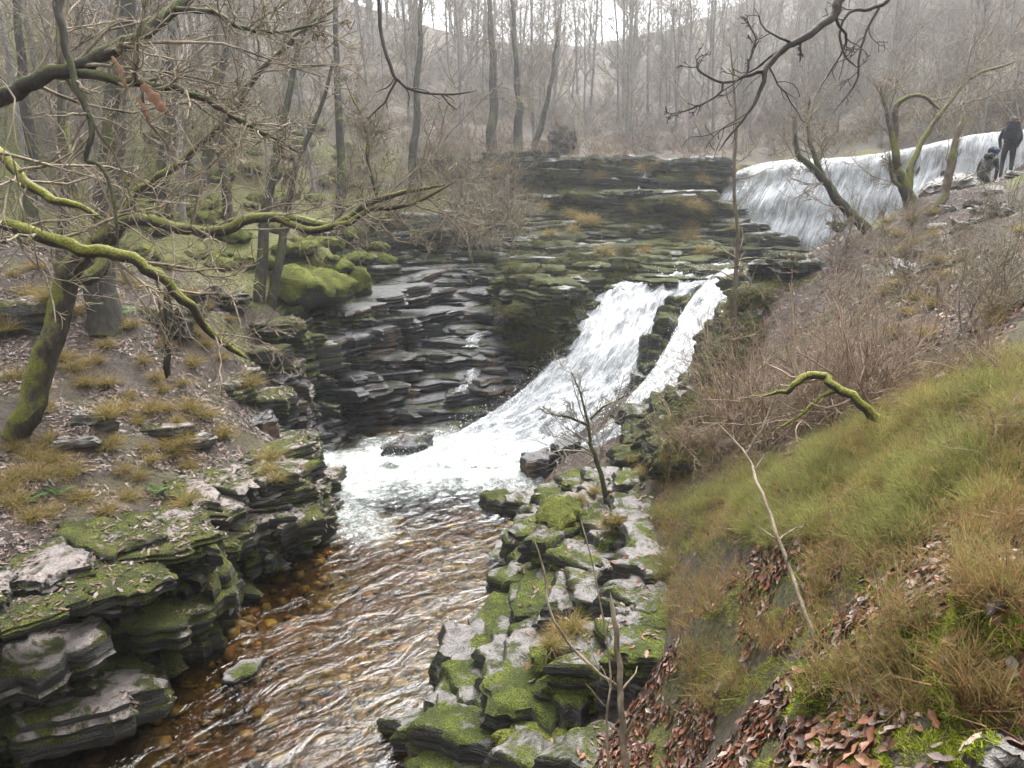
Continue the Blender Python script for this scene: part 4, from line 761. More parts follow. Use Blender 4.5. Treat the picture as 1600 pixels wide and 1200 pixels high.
brush(26, (1390, 1600), (320, 520), SHP, 'thin bramble like shrub on the stony slope below the walkers', 'thin shrubs on the stony slope', (.25, .65))
brush(110, (560, 1220), (75, 238), SHF, 'faint shrub on the brown bracken slope behind the ledge wall', 'shrubs on the far slope', (.8, 1.4))
# ---------------------------------------------------------------- ground cover
M['blade'] = attr_mat('grass_blade', .6, .3, .3, .45); M['leaf'] = attr_mat('wet_dead_leaf', .48, .45, .4); M['moss_fuzz'] = attr_mat('moss_fuzz', .85, .35, .2, .2)
M['fern'] = attr_mat('fern_leaf', .5, .2, .4, .2)
def blades(P, H, D, W, C, tipc=None, bend=.5, seg=2):
    """P roots, H lengths, D unit directions, W widths, C colours: drooping ribbons"""
    n = len(P); side = np.cross(D, rng.normal(size=(n, 3))); side /= np.linalg.norm(side, axis=1)[:, None] + 1e-9
    hd = D.copy(); hd[:, 2] = 0; hd += rng.normal(size=hd.shape) * .3; hd[:, 2] = 0; hd /= np.linalg.norm(hd, axis=1)[:, None] + 1e-9
    rowsV = []; p = P.copy(); d = D.copy(); b = np.broadcast_to(bend, n)[:, None]
    for s in range(seg + 1):
        w = (W * (1 - s / seg * .9))[:, None]; rowsV += [p - side * w, p + side * w]
        d = d + (hd * .5 + np.array([0, 0, -1.0])) * b / seg; d /= np.linalg.norm(d, axis=1)[:, None]; p = p + d * (H / seg)[:, None]
    V = np.stack(rowsV, 1); k = 2 * (seg + 1); base = (np.arange(n) * k)[:, None, None]
    q = np.array([[2 * s, 2 * s + 1, 2 * s + 3, 2 * s + 2] for s in range(seg)])[None] + base
    cc = np.repeat(C[:, None], k, 1)
    if tipc is not None:
        f = np.repeat(np.arange(seg + 1) / seg, 2)[None, :, None]; cc = cc * (1 - f) + np.broadcast_to(tipc, (n, 3))[:, None] * f
    return V.reshape(-1, 3), q.reshape(-1, 4), cc.reshape(-1, 3)
def pick(n, cols, jit=.25):
    c = np.array(cols)[rng.integers(len(cols), size=n)]; return c * (1 + rng.normal(size=(n, 1)) * jit).clip(.3, 2)
def leaves(P, N, S, C, curl=.25):
    """oak-ish leaf: 8-point outline folded along the midrib"""
    n = len(P); a = rng.normal(size=(n, 3)); a -= (a * N).sum(1, keepdims=True) * N; a /= np.linalg.norm(a, axis=1)[:, None] + 1e-9; b = np.cross(N, a)
    oL = [(-1, 0, 0), (-.5, .34, 1), (-.05, .24, .6), (.35, .40, 1.1), (1, 0, .2), (.35, -.40, 1.1), (-.05, -.24, .6), (-.5, -.34, 1), (0, 0, -.2)]
    cu = rng.uniform(-curl * .3, curl, n)[:, None]
    V = np.stack([P + (a * u + b * v) * S[:, None] + N * (S[:, None] * cu * (h + u * u)) for u, v, h in oL], 1)
    T = np.array([[8, i, (i + 1) % 8] for i in range(8)])[None] + (np.arange(n) * 9)[:, None, None]
    return V.reshape(-1, 3), T.reshape(-1, 3), np.repeat(C, 9, 0)
LEAFC = [(.15, .05, .02), (.09, .035, .02), (.19, .09, .045), (.20, .14, .11), (.06, .028, .02), (.17, .06, .026), (.24, .18, .155), (.12, .06, .04)]
def pxscatter(n, test, xr, yr):
    """points on the place that fall in a region of the view"""
    out = []; nn = []; m = n * 5; PX, PY = rng.uniform(*xr, m), rng.uniform(*yr, m)
    if test: k = test(PX, PY); PX, PY = PX[k], PY[k]
    for px, py in zip(PX[:n].tolist(), PY[:n].tolist()):
        d = Vector(ray(px, py)).normalized(); o = Vector((0, 0, CAMZ)); a = rock_bvh.ray_cast(o, d); b = ground_bvh.ray_cast(o, d)
        h = a if (a[3] or 1e9) < (b[3] or 1e9) else b
        if h[0] is None or h[0].z < .08: continue
        out.append(h[0][:]); nn.append((h[1] if h[1].z > 0 else -h[1])[:])
    return np.array(out), np.array(nn)
def area_scatter(n, xr, yr, test=None, zmin=.12):
    X = rng.uniform(*xr, n); Y = rng.uniform(*yr, n)
    if test is not None: k = test(X, Y); X, Y = X[k], Y[k]
    Z, N, rk = drop(X, Y); k = (Z > zmin) & ~slide_near(X, Y); return np.stack([X, Y, Z], 1)[k], N[k], rk[k]
def slide_near(X, Y):
    r = np.zeros(len(X), bool)
    for poly in slidePoly: r |= inpoly(X, Y, poly)
    return r
# leaf litter, left bank and right bank
P, N, rk = area_scatter(46000, (-16, -2.2), (7, 22.5)); k = (N[:, 2] > .55) & ~(rk & (rng.random(len(P)) < .55)) & (fbm(P * .7, 3) > -.35); P, N = P[k], N[k]
P2, N2, rk2 = area_scatter(15000, (-.5, 9.5), (2.2, 22), lambda X, Y: X > .55 * (10 - Y).clip(0, 9) * .3); k = (N2[:, 2] > .5) & (rng.random(len(P2)) < np.where(rk2, .28, .8)); P2, N2 = P2[k], N2[k]
P3, N3, rk3 = area_scatter(22000, (.9, 5.5), (2.0, 7.5)); k = (N3[:, 2] > .3) & ~(rk3 & (rng.random(len(P3)) < .8)) & (fbm(P3 * 1.3 + 7, 3) > -.08); P3, N3 = P3[k], N3[k]
P4, N4, rk4 = area_scatter(12000, (5, 19), (9, 27)); k = (N4[:, 2] > .5) & (fbm(P4 * .8 + 3, 3) > -.2); P4, N4 = P4[k], N4[k]
P = np.concatenate([P, P2, P3, P4]); N = np.concatenate([N, N2, N3, N4])
N = N + rng.normal(size=N.shape) * .2; N /= np.linalg.norm(N, axis=1)[:, None]; S = rng.uniform(.028, .075, len(P)); P = P + N * .012
dist = np.linalg.norm(P - np.array([0, 0, CAMZ]), axis=1); C = np.where((P[:, :1] < -2), pick(len(P), [(.17, .13, .115), (.12, .085, .075), (.10, .06, .042), (.23, .18, .165), (.15, .09, .055), (.06, .04, .033)]), pick(len(P), LEAFC)); 
big = np.argsort(dist / S)[:240]; rest = np.setdiff1d(np.arange(len(P)), big)
V, T, c = leaves(P[rest], N[rest], S[rest], C[rest], .35); tag(meshobj('leaf_litter', V, T=T, mat=M['leaf'], col=c), 'wet brown and pinkish dead leaves strewn over both banks', 'leaves', kind='stuff')
LM = []
for i in range(16):
    V, T, c = leaves(np.zeros((1, 3)), np.array([[0, 0, 1.]]), np.array([1.]), np.array(LEAFC[i % 8])[None] * rng.uniform(.8, 1.2), .5); LM.append(mesh_np('leaf', V, T=T, mat=M['leaf'], col=c))
ld = thing('leaf_drift', tuple(P[big].mean(0)), 'drift of large wet russet oak leaves on the bank in the lower right', 'leaves')
for i in big:
    q = Vector(N[i]).to_track_quat('Z', 'Y'); e = (q.to_matrix() @ Matrix.Rotation(rng.uniform(0, 6.28), 3, 'Z')).to_euler(); s = S[i] * 1.1; link('leaf', LM[rng.integers(16)], ld, tuple(P[i] + N[i] * .006), e, (s, s, s))
# tussocks of pale grass on the left slope and the ledges
def tussock(seed, n=260, L=(.25, .55)):
    r = np.random.default_rng(seed); D = r.normal(size=(n, 3)) * np.array([.55, .55, .2]) + np.array([0, 0, .9]); D /= np.linalg.norm(D, axis=1)[:, None]
    V, Q, c = blades(r.normal(size=(n, 3)) * np.array([.07, .07, .0]), r.uniform(*L, n), D, np.full(n, .0055), pick(n, [(.20, .18, .045), (.13, .14, .03), (.30, .22, .085)], .2), np.array([.50, .36, .14]) * r.uniform(.6, 1.1, (n, 1)), .95, 4)
    return mesh_np('grass_tussock', V, Q, mat=M['blade'], col=c)
TU = [tussock(300 + i) for i in range(6)]
tpx = [(30, 590), (60, 610), (10, 515), (110, 575), (150, 565), (170, 600), (175, 540), (215, 565), (205, 510), (235, 590), (250, 540), (170, 650), (190, 640), (210, 660), (230, 640), (250, 610), (265, 640), (285, 600), (300, 570), (275, 660), (250, 700), (235, 720), (265, 710), (225, 700), (285, 690), (20, 700), (45, 715), (70, 690), (85, 720), (30, 740), (60, 745), (110, 740), (20, 790), (50, 810), (80, 800), (10, 760), (120, 780), (160, 700), (175, 690), (420, 735), (430, 750), (415, 720), (190, 735), (210, 745), (300, 730), (145, 480), (170, 470), (50, 460), (80, 470), (120, 490), (20, 430), (60, 420), (230, 450), (250, 470), (300, 460), (320, 480), (340, 560), (315, 540), (285, 790), (205, 780), (160, 800), (360, 500), (300, 520), (150, 430), (190, 440), (390, 600), (95, 560), (130, 600), (320, 650), (340, 680), (300, 640), (200, 620), (75, 640)]
for px, py in tpx:
    h = hit(px + rng.normal() * 4, py)
    if h is None: continue
    s = rng.uniform(.7, 1.25); o = link('grass_tussock', TU[rng.integers(6)], None, (h.x, h.y, h.z - .02), (0, 0, rng.uniform(0, 6.28)), (s, s, s * rng.uniform(.8, 1.1)))
    tag(o, 'drooping tuft of straw yellow grass on the leafy left bank', 'grass', 'straw yellow tufts on the left bank')
bp, bn = pxscatter(26, None, (1380, 1600), (330, 540))
for p in bp:
    s = rng.uniform(.5, .9); tag(link('grass_tussock', TU[rng.integers(6)], None, tuple(p), (0, 0, rng.uniform(0, 6)), (s, s, s)), 'pale grass tuft on the stony slope below the walkers', 'grass', 'tufts on the stony slope')
rp, rn = pxscatter(30, None, (760, 1150), (255, 400))
for p in rp:
    s = rng.uniform(.8, 1.6); tag(link('grass_tussock', TU[rng.integers(6)], None, tuple(p), (.5, 0, rng.uniform(-.5, .5)), (s, s, s)), 'dead grass tuft hanging on the ledge wall beside the waterfall', 'grass', 'dead tufts on the ledge wall')
for px, py in [(905, 785), (880, 790), (965, 815), (950, 825), (895, 985), (880, 990), (930, 770), (985, 720), (1010, 740), (860, 1010), (1130, 590), (1110, 620), (1090, 650), (1140, 560), (1165, 520), (1075, 690)]:
    h = hit(px, py); s = rng.uniform(.45, .8)
    if h: tag(link('grass_tussock', TU[rng.integers(6)], None, tuple(h), (0, 0, rng.uniform(0, 6)), (s, s, s)), 'small yellowed grass tuft among the rocks of the right bank', 'grass', 'tufts on the right bank rocks')
GT = []
for i in range(4):
    r = np.random.default_rng(340 + i); n = 240; D = r.normal(size=(n, 3)) * np.array([.7, .4, .3]) + np.array([0, -.6, .5]); D /= np.linalg.norm(D, axis=1)[:, None]
    V, Q, c = blades(r.normal(size=(n, 3)) * np.array([.22, .08, .06]), r.uniform(.25, .6, n), D, np.full(n, .009), pick(n, [(.05, .065, .015), (.09, .10, .025), (.13, .12, .035)], .3), np.array([.14, .13, .04]) * r.uniform(.5, 1.3, (n, 1)), 1.1, 4); GT.append(mesh_np('moss_tuft', V, Q, mat=M['blade'], col=c))
for cnt, xr, yr, lab, grp, f in [(70, (790, 1060), (380, 545), 'dark green mossy tuft hanging on the bluff left of the cascade', 'mossy tufts on the bluff', lambda x, y: (x < 900 - (y - 480) * .3) | (y < 440)), (120, (720, 1165), (252, 360), 'dark green tuft hanging from the ledge wall beside the waterfall', 'mossy tufts on the ledge wall', None), (34, (1060, 1190), (450, 660), 'green tuft on the rock bank right of the narrow stream', 'tufts on the rock bank', lambda x, y: (x > 1165 - (y - 450) * .48) & (x < 1215 - (y - 450) * .46))]:
    for p in pxscatter(cnt, f, xr, yr)[0]:
        if slide_in(p[0], p[1]): continue
        s = rng.uniform(.5, 1.1); tag(link('moss_tuft', GT[rng.integers(4)], None, tuple(p), (0, 0, rng.normal() * .5), (s, s, s)), lab, 'moss', grp)
# ferns
def fern(seed):
    r = np.random.default_rng(seed); Vs, Ts, Cs = [], [], []; n0 = 0
    for a in np.linspace(0, 6.28, 8)[:-1] + r.uniform(0, 1):
        L = r.uniform(.28, .45); f = np.linspace(0, 1, 16); rad = L * (f - .12 * f * f); z = L * (1.25 * f - .95 * f * f); d = np.array([math.cos(a), math.sin(a), 0]); s = np.array([-d[1], d[0], 0])
        for i in range(1, 16):
            p = d * rad[i] + np.array([0, 0, z[i]]); w = .30 * L * math.sin(min(1, f[i] * 1.15 + .12) * math.pi) ** .8 + .006
            for sg in (-1, 1):
                q = p + s * sg * w + d * .3 * w - np.array([0, 0, .12 * w]); wd = d * L * .028
                Vs += [p - wd, p + wd, q]; Ts.append([n0, n0 + 1, n0 + 2]); n0 += 3; Cs += [(.07, .15, .025)] * 3
    return mesh_np('fern', np.array(Vs), T=np.array(Ts), mat=M['fern'], col=np.array(Cs) * r.uniform(.8, 1.4))
FE = [fern(i) for i in range(3)]
for px, py, lab in [(45, 785, 'green fern among straw grass near the left edge, leftmost of two'), (90, 775, 'green fern right beside the leftmost fern under the leaning tree'), (243, 772, 'bright fern hanging on the ledge top above the pool'), (180, 495, 'small fern under the broad grey trunk'), (195, 490, 'tiny fern next to the leaning trunk on the upper slope')]:
    h = hit(px, py); tag(link('fern', FE[rng.integers(3)], None, tuple(h), (.3, 0, rng.uniform(0, 6)), (1, 1, 1)), lab, 'fern')
# bilberry and heath on the right slope
def heath(n, test, xr, yr, cols, tip, H, W, spread=.35):
    P, N = pxscatter(n, test, xr, yr); n = len(P); 
    m = 5; P = np.repeat(P, m, 0) + rng.normal(size=(n * m, 3)) * np.array([.05, .05, .0]); n = len(P); D = rng.normal(size=(n, 3)) * spread + np.array([-.15, 0, 1.]); D /= np.linalg.norm(D, axis=1)[:, None]
    h = rng.uniform(*H, n); cl = fbm(P * 2.6 + 31, 3).clip(-1, 1); h *= (1 + .8 * cl).clip(.25, 2); tone = (1 + .45 * fbm(P * 1.7 + 5, 3)).clip(.4, 1.6)[:, None] * np.array([1, 1, 1]) + (fbm(P * 1.1 + 50, 2) > .15)[:, None] * np.array([.12, -.06, .0]); V1 = blades(P, h, D, np.full(n, W), pick(n, cols, .3) * tone, np.array(tip) * rng.uniform(.6, 1.3, (n, 1)) * tone, .12, 2)
    q = P + D * (h * rng.uniform(.3, .8, n))[:, None]; D2 = D + rng.normal(size=D.shape) * .6; D2 /= np.linalg.norm(D2, axis=1)[:, None]
    V2 = blades(q, h * .5, D2, np.full(n, W * .8), pick(n, cols, .3), np.array(tip) * rng.uniform(.6, 1.3, (n, 1)), .1, 1)
    return [V1, V2]
def join(parts):
    V, Q, C = [], [], []; n = 0
    for v, q, c in parts: V.append(v); Q.append(q + n); C.append(c); n += len(v)
    return np.concatenate(V), np.concatenate(Q), np.concatenate(C)
pn = lambda x, y, s, o=0.: fbm(np.stack([x / s, y / s, 0 * x + o], 1), 3)
green = lambda x, y: (y > 800 - .42 * (x - 1010)) & (y < 820 + .1 * (x - 1010) - .35 * (x - 1300).clip(0) + 70 * pn(x, y, 90)) & (x > 1005 + ((y - 850) * .4).clip(0)) & (pn(x, y, 38, 3.) > -.12)
B1 = heath(11000, green, (1020, 1600), (480, 900), [(.15, .20, .04), (.21, .22, .06), (.12, .15, .03), (.22, .14, .07)], (.38, .40, .13), (.06, .24), .003, .7)
brown = lambda x, y: (y > 640 - .2 * (x - 1100)) & (x > 1010 + ((y - 830) * .25).clip(0)) & (pn(x, y, 60, 5.) > np.where(y > 850, .22, -.35) - .5 * (x < 1130))
B2 = heath(6500, brown, (1030, 1600), (560, 1120), [(.21, .14, .07), (.18, .20, .05), (.26, .13, .075)], (.33, .27, .10), (.08, .28), .003, .6)
B3 = heath(1700, lambda x, y: pn(x, y, 50, 8.) > -.3, (560, 1240), (120, 246), [(.16, .12, .08), (.13, .10, .07), (.20, .16, .11)], (.23, .18, .12), (.4, 1.0), .016, .6)
B4 = heath(900, lambda x, y: pn(x, y, 50, 9.) > -.2, (1180, 1600), (40, 225), [(.12, .085, .05), (.10, .09, .03), (.16, .11, .06)], (.20, .14, .07), (.4, 1.0), .012, .6)
V, Q, C = join(B3 + B4); tag(meshobj('bracken', V, Q=Q, mat=M['blade'], col=C), 'dead brown bracken on the slopes behind the falls', 'bracken', kind='stuff')
V, Q, C = join(B1 + B2); tag(meshobj('bilberry', V, Q=Q, mat=M['blade'], col=C), 'fine green and brown bilberry stems covering the right slope', 'undergrowth', kind='stuff')
# moss fuzz close to the camera and on the shelf rocks
def fuzz(P, N, cols, H, W, per=1):
    n = len(P); D = N + rng.normal(size=(n, 3)) * .55; D /= np.linalg.norm(D, axis=1)[:, None]
    return blades(P - N * .004, rng.uniform(*H, n), D, np.full(n, W), pick(n, cols, .3), np.array(cols[-1]) * rng.uniform(.8, 1.6, (n, 1)), .3, 1)
P, N = pxscatter(42000, lambda x, y: pn(x, y, 95, 2.2) + .12 + .55 * ((x > 1440) & (y > 920) & (y < 1120)) + .3 * ((y > 960) & (y < 1120) & (x > 1180)) > .15, (1090, 1600), (760, 1200))
F1 = fuzz(P, N, [(.07, .11, .010), (.18, .23, .016), (.30, .34, .03)], (.012, .04), .0035)
P, N, rk = area_scatter(26000, (-2.2, 4.0), (8, 17)); k = rk & (fbm(P * 1.3 + 3, 3) > .12) & (N[:, 2] > .3); F2 = fuzz(P[k], N[k], [(.06, .085, .010), (.11, .15, .015), (.15, .19, .02)], (.015, .04), .006)
P, N, rk = area_scatter(36000, (-11, -3), (7, 18)); k = rk & (fbm(P * 1.1 + 9, 3) > .0) & (N[:, 2] > .15); F3 = fuzz(P[k], N[k], [(.04, .05, .010), (.07, .085, .014), (.12, .13, .02)], (.015, .05), .007)
V, Q, C = join([F1, F2, F3]); tag(meshobj('moss', V, Q=Q, mat=M['moss_fuzz'], col=C), 'short green moss on rocks and bank', 'moss', kind='stuff')
# moss covered boulders of the left hillside
for k in range(120):
    px, py = rng.uniform(170, 600), rng.uniform(190, 420)
    if py < 380 - .75 * px + 20: continue
    h = hit(px, py)
    if h is None or h.y < 19: continue
    s = rng.uniform(.25, .75); tag(slab('mossy', (h.x, h.y, h.z), s, s * .8, s * .9, rng.uniform(0, 6), (.1, .1), None, 'mossy_boulder'), 'boulder cloaked in yellow green moss on the left hillside', 'boulder', 'moss cloaked boulders on the left hillside')
for px, py, tt, s, lab in [(480, 425, 25.2, (1.5, 1.0, 1.3), 'large bright mossy boulder overhanging above the dark outcrop'), (545, 425, 26.6, (.7, .6, 1.3), 'tall moss draped block right of the large mossy boulder'), (870, 1018, 10.0, (.36, .26, .3), 'rounded bright green moss cushion on the shelf by the pool'), (838, 1065, 10.1, (.28, .3, .35), 'lumpy moss hummock just below the round cushion'), (925, 985, 10.2, (.36, .26, .22), 'low moss cushion behind the round one on the shelf'), (895, 1085, 9.7, (.4, .3, .3), 'mossy lump in front of the big pale slab'), (875, 790, 14.2, (.5, .4, .4), 'mossy boulder under the little bare tree'), (840, 1150, 9.2, (.42, .3, .3), 'yellow mossed rock near the bottom centre'), (427, 735, 16.3, (.3, .25, .5), 'moss tuft hanging over the ledge corner beside the foam')]:
    p = PT(px, py, tt); tag(slab('mossy', tuple(p - np.array([0, 0, s[2] * .4])), *s, rng.uniform(0, 3), (0, 0), None, 'mossy_boulder'), lab, 'boulder')
# river bed stones
n = 2600; X = rng.uniform(-9, 1.5, n); Y = rng.uniform(5, 20, n); k = inpoly(X, Y, POOL); X, Y = X[k], Y[k]; Z = gz(X, Y); n = len(X)
ico = [(0, 0, 1)] + [(math.cos(a) * .9, math.sin(a) * .9, .35) for a in np.arange(6) * 1.047] + [(math.cos(a + .5) * .9, math.sin(a + .5) * .9, -.4) for a in np.arange(6) * 1.047]
ico = np.array(ico); IT = np.array([[0, 1 + i, 1 + (i + 1) % 6] for i in range(6)] + [[1 + i, 7 + i, 1 + (i + 1) % 6] for i in range(6)] + [[7 + i, 7 + (i + 1) % 6, 1 + (i + 1) % 6] for i in range(6)])
S = rng.uniform(.04, .17, (n, 1, 1)) * rng.uniform(.6, 1.3, (n, 1, 3)) * np.array([1, 1, .55]); V = ico[None] * S * (1 + rng.normal(size=(n, 13, 1)) * .12) + np.stack([X, Y, Z + .01], 1)[:, None]
C = pick(n, [(.15, .075, .035), (.13, .10, .04), (.17, .125, .055), (.06, .042, .025), (.17, .14, .04), (.15, .12, .08)], .3)
tag(meshobj('river_stones', V.reshape(-1, 3), T=(IT[None] + (np.arange(n) * 13)[:, None, None]).reshape(-1, 3), mat=attr_mat('river_stone', .6, .5), col=np.repeat(C, 13, 0)), 'amber and red brown stones on the bed of the pool', 'stones', kind='stuff')
# spray over the white water
t = NT('water_drop'); M['drop'] = t.done(t.bsdf((.88, .91, .94), .35, None, .5))
G = np.concatenate([GM.reshape(-1, 3), GM[90:].reshape(-1, 3), GS.reshape(-1, 3), F[50:].reshape(-1, 3)[::6]]); n = 9000
P = G[rng.integers(len(G), size=n)] + rng.normal(size=(n, 3)) * np.array([.12, .12, .05]) + np.array([0, 0, .12]) + np.array([0, 0, 1.]) * np.abs(rng.normal(size=(n, 1))) * .12
P[:, 0] += np.where(rng.random(n) < .2, rng.normal(size=n) * .25, 0)
s = (rng.gamma(2, .0022, n) + .0025)[:, None, None]; tet = np.array([[1, 1, 1], [-1, -1, 1], [-1, 1, -1], [1, -1, -1]]) * .8
V = P[:, None] + tet[None] * s * np.array([1, 1, 1.5]); T = np.array([[0, 2, 1], [0, 1, 3], [0, 3, 2], [1, 2, 3]])[None] + (np.arange(n) * 4)[:, None, None]
tag(meshobj('spray', V.reshape(-1, 3), T=T.reshape(-1, 3), mat=M['drop']), 'white droplets thrown up by the cascades', 'spray', kind='stuff')
# side trickles
def trickle(pts, w, lab):
    Q_ = []
    for a, b in pts:
        h = hit(a, b); d = ray(a, b); Q_.append(np.array(h) - d * .12)
    S = spline(Q_, 40); f = np.linspace(-1, 1, 9); W = w * (1 + .5 * fbm(np.stack([np.linspace(0, 6, 40), np.zeros(40), np.full(40, w)], 1), 2)); G = np.stack([S + np.array([1, 0, 0]) * (W * k)[:, None] + np.array([0, .05, -.06]) * k * k for k in f], 1)
    G[:, :, 2] += fbm(np.stack([G[:, :, 0].ravel() * 4, G[:, :, 2].ravel() * 4, G[:, :, 1].ravel()], 1), 3).reshape(40, 9) * .05
    col = np.stack([np.tile(f * w * 2, (40, 1)).ravel(), np.tile(np.linspace(0, 3, 40)[:, None], (1, 9)).ravel(), np.tile(.16 - .14 * np.abs(f), (40, 1)).ravel()], 1)
    tag(meshobj('trickle', G.reshape(-1, 3), loc=tuple(S[0]), Q=grid_q(40, 9), mat=M['white'], col=col), lab, 'waterfall')
trickle([(1012, 268), (1004, 278), (999, 290), (998, 302)], .16, 'thin white trickle spilling over the ledge wall')
trickle([(790, 488), (778, 508), (758, 518), (740, 526), (735, 542)], .28, 'small white trickle running down the black slabs beside the bluff')
trickle([(742, 575), (735, 590), (722, 602), (716, 612)], .2, 'short lower trickle over the last black slab')
# withered leaves caught in the limbs
t = NT('withered_leaf'); n_ = t.noise(t.geo().outputs['Position'], 40, 4); M['wleaf'] = t.done(t.bsdf(t.mix(t.ss(n_, .35, .7), (.13, .045, .016), (.20, .09, .035)), .6))
for (x0, y0, x1, y1, w, lab) in [(222, 132, 265, 180, .055, 'broad withered orange leaf hanging among the top left limbs'), (175, 88, 202, 140, .026, 'narrow curled orange leaf hanging left of the broad one'), (213, 152, 238, 190, .022, 'small shrivelled leaf hanging under the broad one')]:
    a, b = PT(x0, y0, 6.6), PT(x1, y1, 6.55); f = np.linspace(0, 1, 12); ax = a[None] * (1 - f[:, None]) + b[None] * f[:, None]; ax[:, 0] += np.sin(f * 5) * .012
    wv = w * np.sin(np.pi * (f * .9 + .08)) ** .7 * (1 + .3 * np.sin(f * 19)); sd = np.array([.75, .3, .45]); up = np.array([.2, -.9, .2])
    V = np.concatenate([np.stack([p - sd * q, p + up * q * .55, p + sd * q * .8 + up * q * .2]) for p, q in zip(ax, wv)]); V = np.concatenate([V, V - up * .0015])
    Q = [[3 * i + j, 3 * i + j + 1, 3 * i + j + 4, 3 * i + j + 3] for i in range(11) for j in (0, 1)]; Q = Q + [[v + 36 for v in q[::-1]] for q in Q]
    tag(meshobj('withered_leaf', V, loc=tuple(a), Q=Q, mat=M['wleaf']), lab, 'leaf')
# two strap leaves on the bank
for pts, lab in [([(1228, 1042, 4.75), (1262, 1034, 4.6), (1290, 1062, 4.55)], 'bent green strap leaf on the mossy bank'), ([(1240, 1098, 4.6), (1262, 1086, 4.5), (1290, 1086, 4.45)], 'shorter green strap leaf below the bent one')]:
    S = spline([PT(*p) for p in pts], 12); w = .016 * np.sin(np.pi * np.linspace(.06, .96, 12)); V = np.concatenate([np.stack([p + np.array([0, .3, .9]) * q, p - np.array([0, .3, .9]) * q + np.array([0, -.004, 0])]) for p, q in zip(S, w)]); V = np.concatenate([V, V + np.array([0, .002, 0])])
    Q = [[2 * i, 2 * i + 1, 2 * i + 3, 2 * i + 2] for i in range(11)]; Q += [[v + 24 for v in q[::-1]] for q in Q]
    tag(meshobj('strap_leaf', V, loc=tuple(S[0]), Q=Q, mat=M['fern'], col=np.full((48, 3), (.13, .26, .07))), lab, 'leaf')
# ---------------------------------------------------------------- the two walkers
def flat_mat(name, c, rough=.8):
    t = NT(name); n = t.noise(t.geo().outputs['Position'], 25, 4); return t.done(t.bsdf(t.mix(t.ss(n, .35, .7), tuple(v * .7 for v in c), c), rough, t.bump(n, .3, .02)))
CL = {k: flat_mat(k, v) for k, v in dict(black_jacket=(.018, .020, .024), navy_jacket=(.022, .027, .04), dark_trousers=(.017, .016, .02), skin=(.42, .24, .17), red_shoe=(.55, .06, .05), hair=(.09, .045, .03), blue_knit=(.02, .035, .11), pack=(.016, .02, .03)).items()}
def person(base, J, E, mats, label, face, extras):
    """J joints {name:(x,y,z,r)} in metres, E edges [(a,b,material)]: one skinned body"""
    names = list(J); me = bpy.data.meshes.new('body'); me.from_pydata([J[n][:3] for n in names], [(names.index(a), names.index(b)) for a, b, m in E], []); o = bpy.data.objects.new('body_tmp', me); COL.objects.link(o)
    md = o.modifiers.new('s', 'SKIN'); md.use_smooth_shade = True
    for i, n in enumerate(names): me.skin_vertices[0].data[i].radius = (J[n][3], J[n][3]); me.skin_vertices[0].data[i].use_root = (n == 'pelvis')
    o.modifiers.new('d', 'SUBSURF').levels = 2; o.modifiers['d'].render_levels = 2
    dg = bpy.context.evaluated_depsgraph_get(); dg.update(); bm_ = bpy.data.meshes.new_from_object(o.evaluated_get(dg)); bpy.data.objects.remove(o)
    keys = sorted({m for a, b, m in E}); bm_.materials.clear(); [bm_.materials.append(CL[k]) for k in keys]
    A = np.array([J[a][:3] for a, b, m in E]); B = np.array([J[b][:3] for a, b, m in E]); rr = np.array([(J[a][3] + J[b][3]) / 2 for a, b, m in E])
    for p in bm_.polygons:
        c = np.array(p.center); ab = B - A; tt = np.clip(((c - A) * ab).sum(1) / ((ab * ab).sum(1) + 1e-9), 0, 1); d = np.linalg.norm(c - A - ab * tt[:, None], axis=1) / rr; p.material_index = keys.index(E[int(d.argmin())][2]); p.use_smooth = True
    root = thing('person', tuple(base), label, 'person'); root.rotation_euler = (0, 0, face)
    b = bpy.data.objects.new('body', bm_); COL.objects.link(b); b.parent = root
    for nm, loc, sc, mat, soft in extras:
        V, Q, T = slab_mesh(hash(nm) % 97, soft=soft); c = bpy.data.objects.new(nm, mesh_np(nm, V, Q, T, CL[mat])); COL.objects.link(c); c.parent = root; c.location = loc; c.scale = sc
    return root
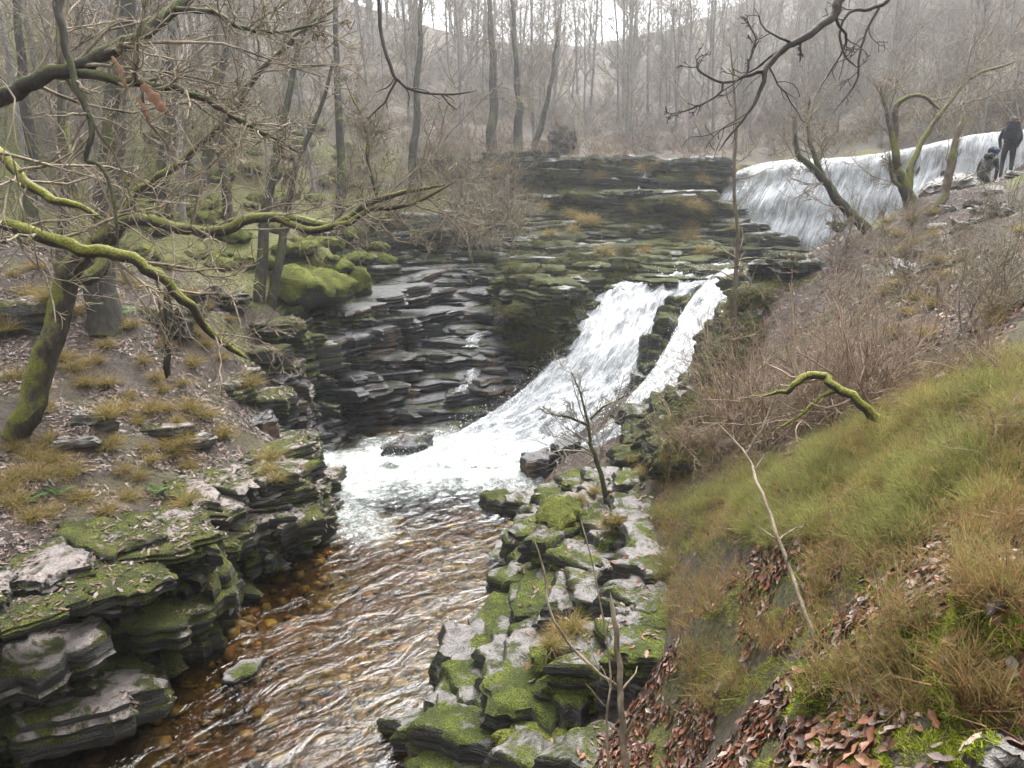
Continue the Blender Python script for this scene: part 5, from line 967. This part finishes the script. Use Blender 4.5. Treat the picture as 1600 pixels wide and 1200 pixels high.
def humanoid(lean, knee, jacket, shoe, crouch=0.0, armf=.25):
    """faces +y; lean radians forwards"""
    hz = .92 - crouch; s, c = math.sin(lean), math.cos(lean); up = lambda l, x=0, f=0: (x, s * l + f * c, hz + c * l - f * s)
    J = {'pelvis': (0, 0, hz, .145), 'belly': (*up(.18), .14), 'chest': (*up(.40), .165), 'neck': (*up(.53), .07), 'chin': (*up(.60, 0, .02), .075), 'crown': (*up(.74, 0, .01), .085), 'nose': (*up(.655, 0, .10), .022)}
    E = [('pelvis', 'belly', jacket), ('belly', 'chest', jacket), ('chest', 'neck', jacket), ('neck', 'chin', 'skin'), ('chin', 'crown', 'hair'), ('chin', 'nose', 'skin')]
    for sg, n in ((-1, 'l'), (1, 'r')):
        J.update({n + 'sh': (*up(.47, sg * .19), .075), n + 'el': (*up(.22, sg * .27, .03 + armf * .4), .055), n + 'wr': (*up(.06, sg * .22, .1 + armf), .04), n + 'hand': (*up(.0, sg * .20, .14 + armf * 1.1), .042), n + 'th': (*up(-.05, sg * .14, .14 + armf), .016),
                  n + 'hip': (sg * .10, 0, hz - .06, .10), n + 'kn': (sg * .12, knee * (1 if sg > 0 else .5), .48 - crouch * .4, .07), n + 'an': (sg * .12, -.06 + (.0 if sg > 0 else -.1), .09, .05), n + 'toe': (sg * .13, .13 + (.0 if sg > 0 else -.1), .045, .045)})
        E += [('chest', n + 'sh', jacket), (n + 'sh', n + 'el', jacket), (n + 'el', n + 'wr', jacket), (n + 'wr', n + 'hand', 'skin'), (n + 'hand', n + 'th', 'skin'), ('pelvis', n + 'hip', 'dark_trousers'), (n + 'hip', n + 'kn', 'dark_trousers'), (n + 'kn', n + 'an', 'dark_trousers'), (n + 'an', n + 'toe', shoe)]
    return J, E, up
def feet(px, py, tt):
    p = PT(px, py, tt); p[2] = drop([p[0]], [p[1]])[0][0]; return p
J, E, up = humanoid(.12, .06, 'navy_jacket', 'red_shoe'); person(feet(1572, 264, 22.6), J, E, None, 'person in dark navy jacket with a backpack, standing by the waterfall', -.5, [('backpack', up(.33, 0, -.24), (.19, .13, .50), 'pack', .6), ('hair', up(.72, 0, -.03), (.10, .115, .20), 'hair', 1.0)])
J, E, up = humanoid(.5, .2, 'black_jacket', 'red_shoe', .14, .15); person(feet(1538, 256, 21.0), J, E, None, 'person in blue knitted hat and black jacket bending forward by the waterfall', -1.1, [('hat', up(.75, 0, 0), (.108, .115, .17), 'blue_knit', 1.0), ('hood', up(.53, 0, -.12), (.12, .08, .14), 'black_jacket', .8)])
# ---------------------------------------------------------------- haze
t = NT('valley_mist'); t.t.links.new(t.n('ShaderNodeVolumePrincipled', {'Color': (.93, .95, .97, 1), 'Density': .0023, 'Anisotropy': .7}).outputs[0], t.out.inputs['Volume'])
hv = np.array([[x, y, z] for z in (-3.5, 62) for y in (-40, 275) for x in (-140, 140)], float)
tag(meshobj('haze', hv, Q=[[0, 2, 3, 1], [4, 5, 7, 6], [0, 1, 5, 4], [2, 6, 7, 3], [0, 4, 6, 2], [1, 3, 7, 5]], mat=t.m, smooth=False), kind='stuff')

# ---------------------------------------------------------------- tell the members of small groups apart by their order
ONES = 'first second third fourth fifth sixth seventh eighth ninth tenth eleventh twelfth thirteenth fourteenth fifteenth sixteenth seventeenth eighteenth nineteenth'.split()
def ordinal(n):
    if n < 20: return ONES[n - 1]
    t_, u_ = divmod(n, 10); tens = {2: ('twent', 'twenty'), 3: ('thirt', 'thirty'), 4: ('fort', 'forty')}[t_]
    return tens[0] + 'ieth' if u_ == 0 else tens[1] + '-' + ONES[u_ - 1]
groups = {}
for o in SC.objects:
    if o.parent is None and o.get('group'): groups.setdefault(o['group'], []).append(o)
for g_, L in groups.items():
    if len(L) <= 49:
        L.sort(key=lambda o: project(o.location)[0])
        for i, o in enumerate(L): o['label'] = o['label'] + ', ' + ordinal(i + 1) + ' from the left'
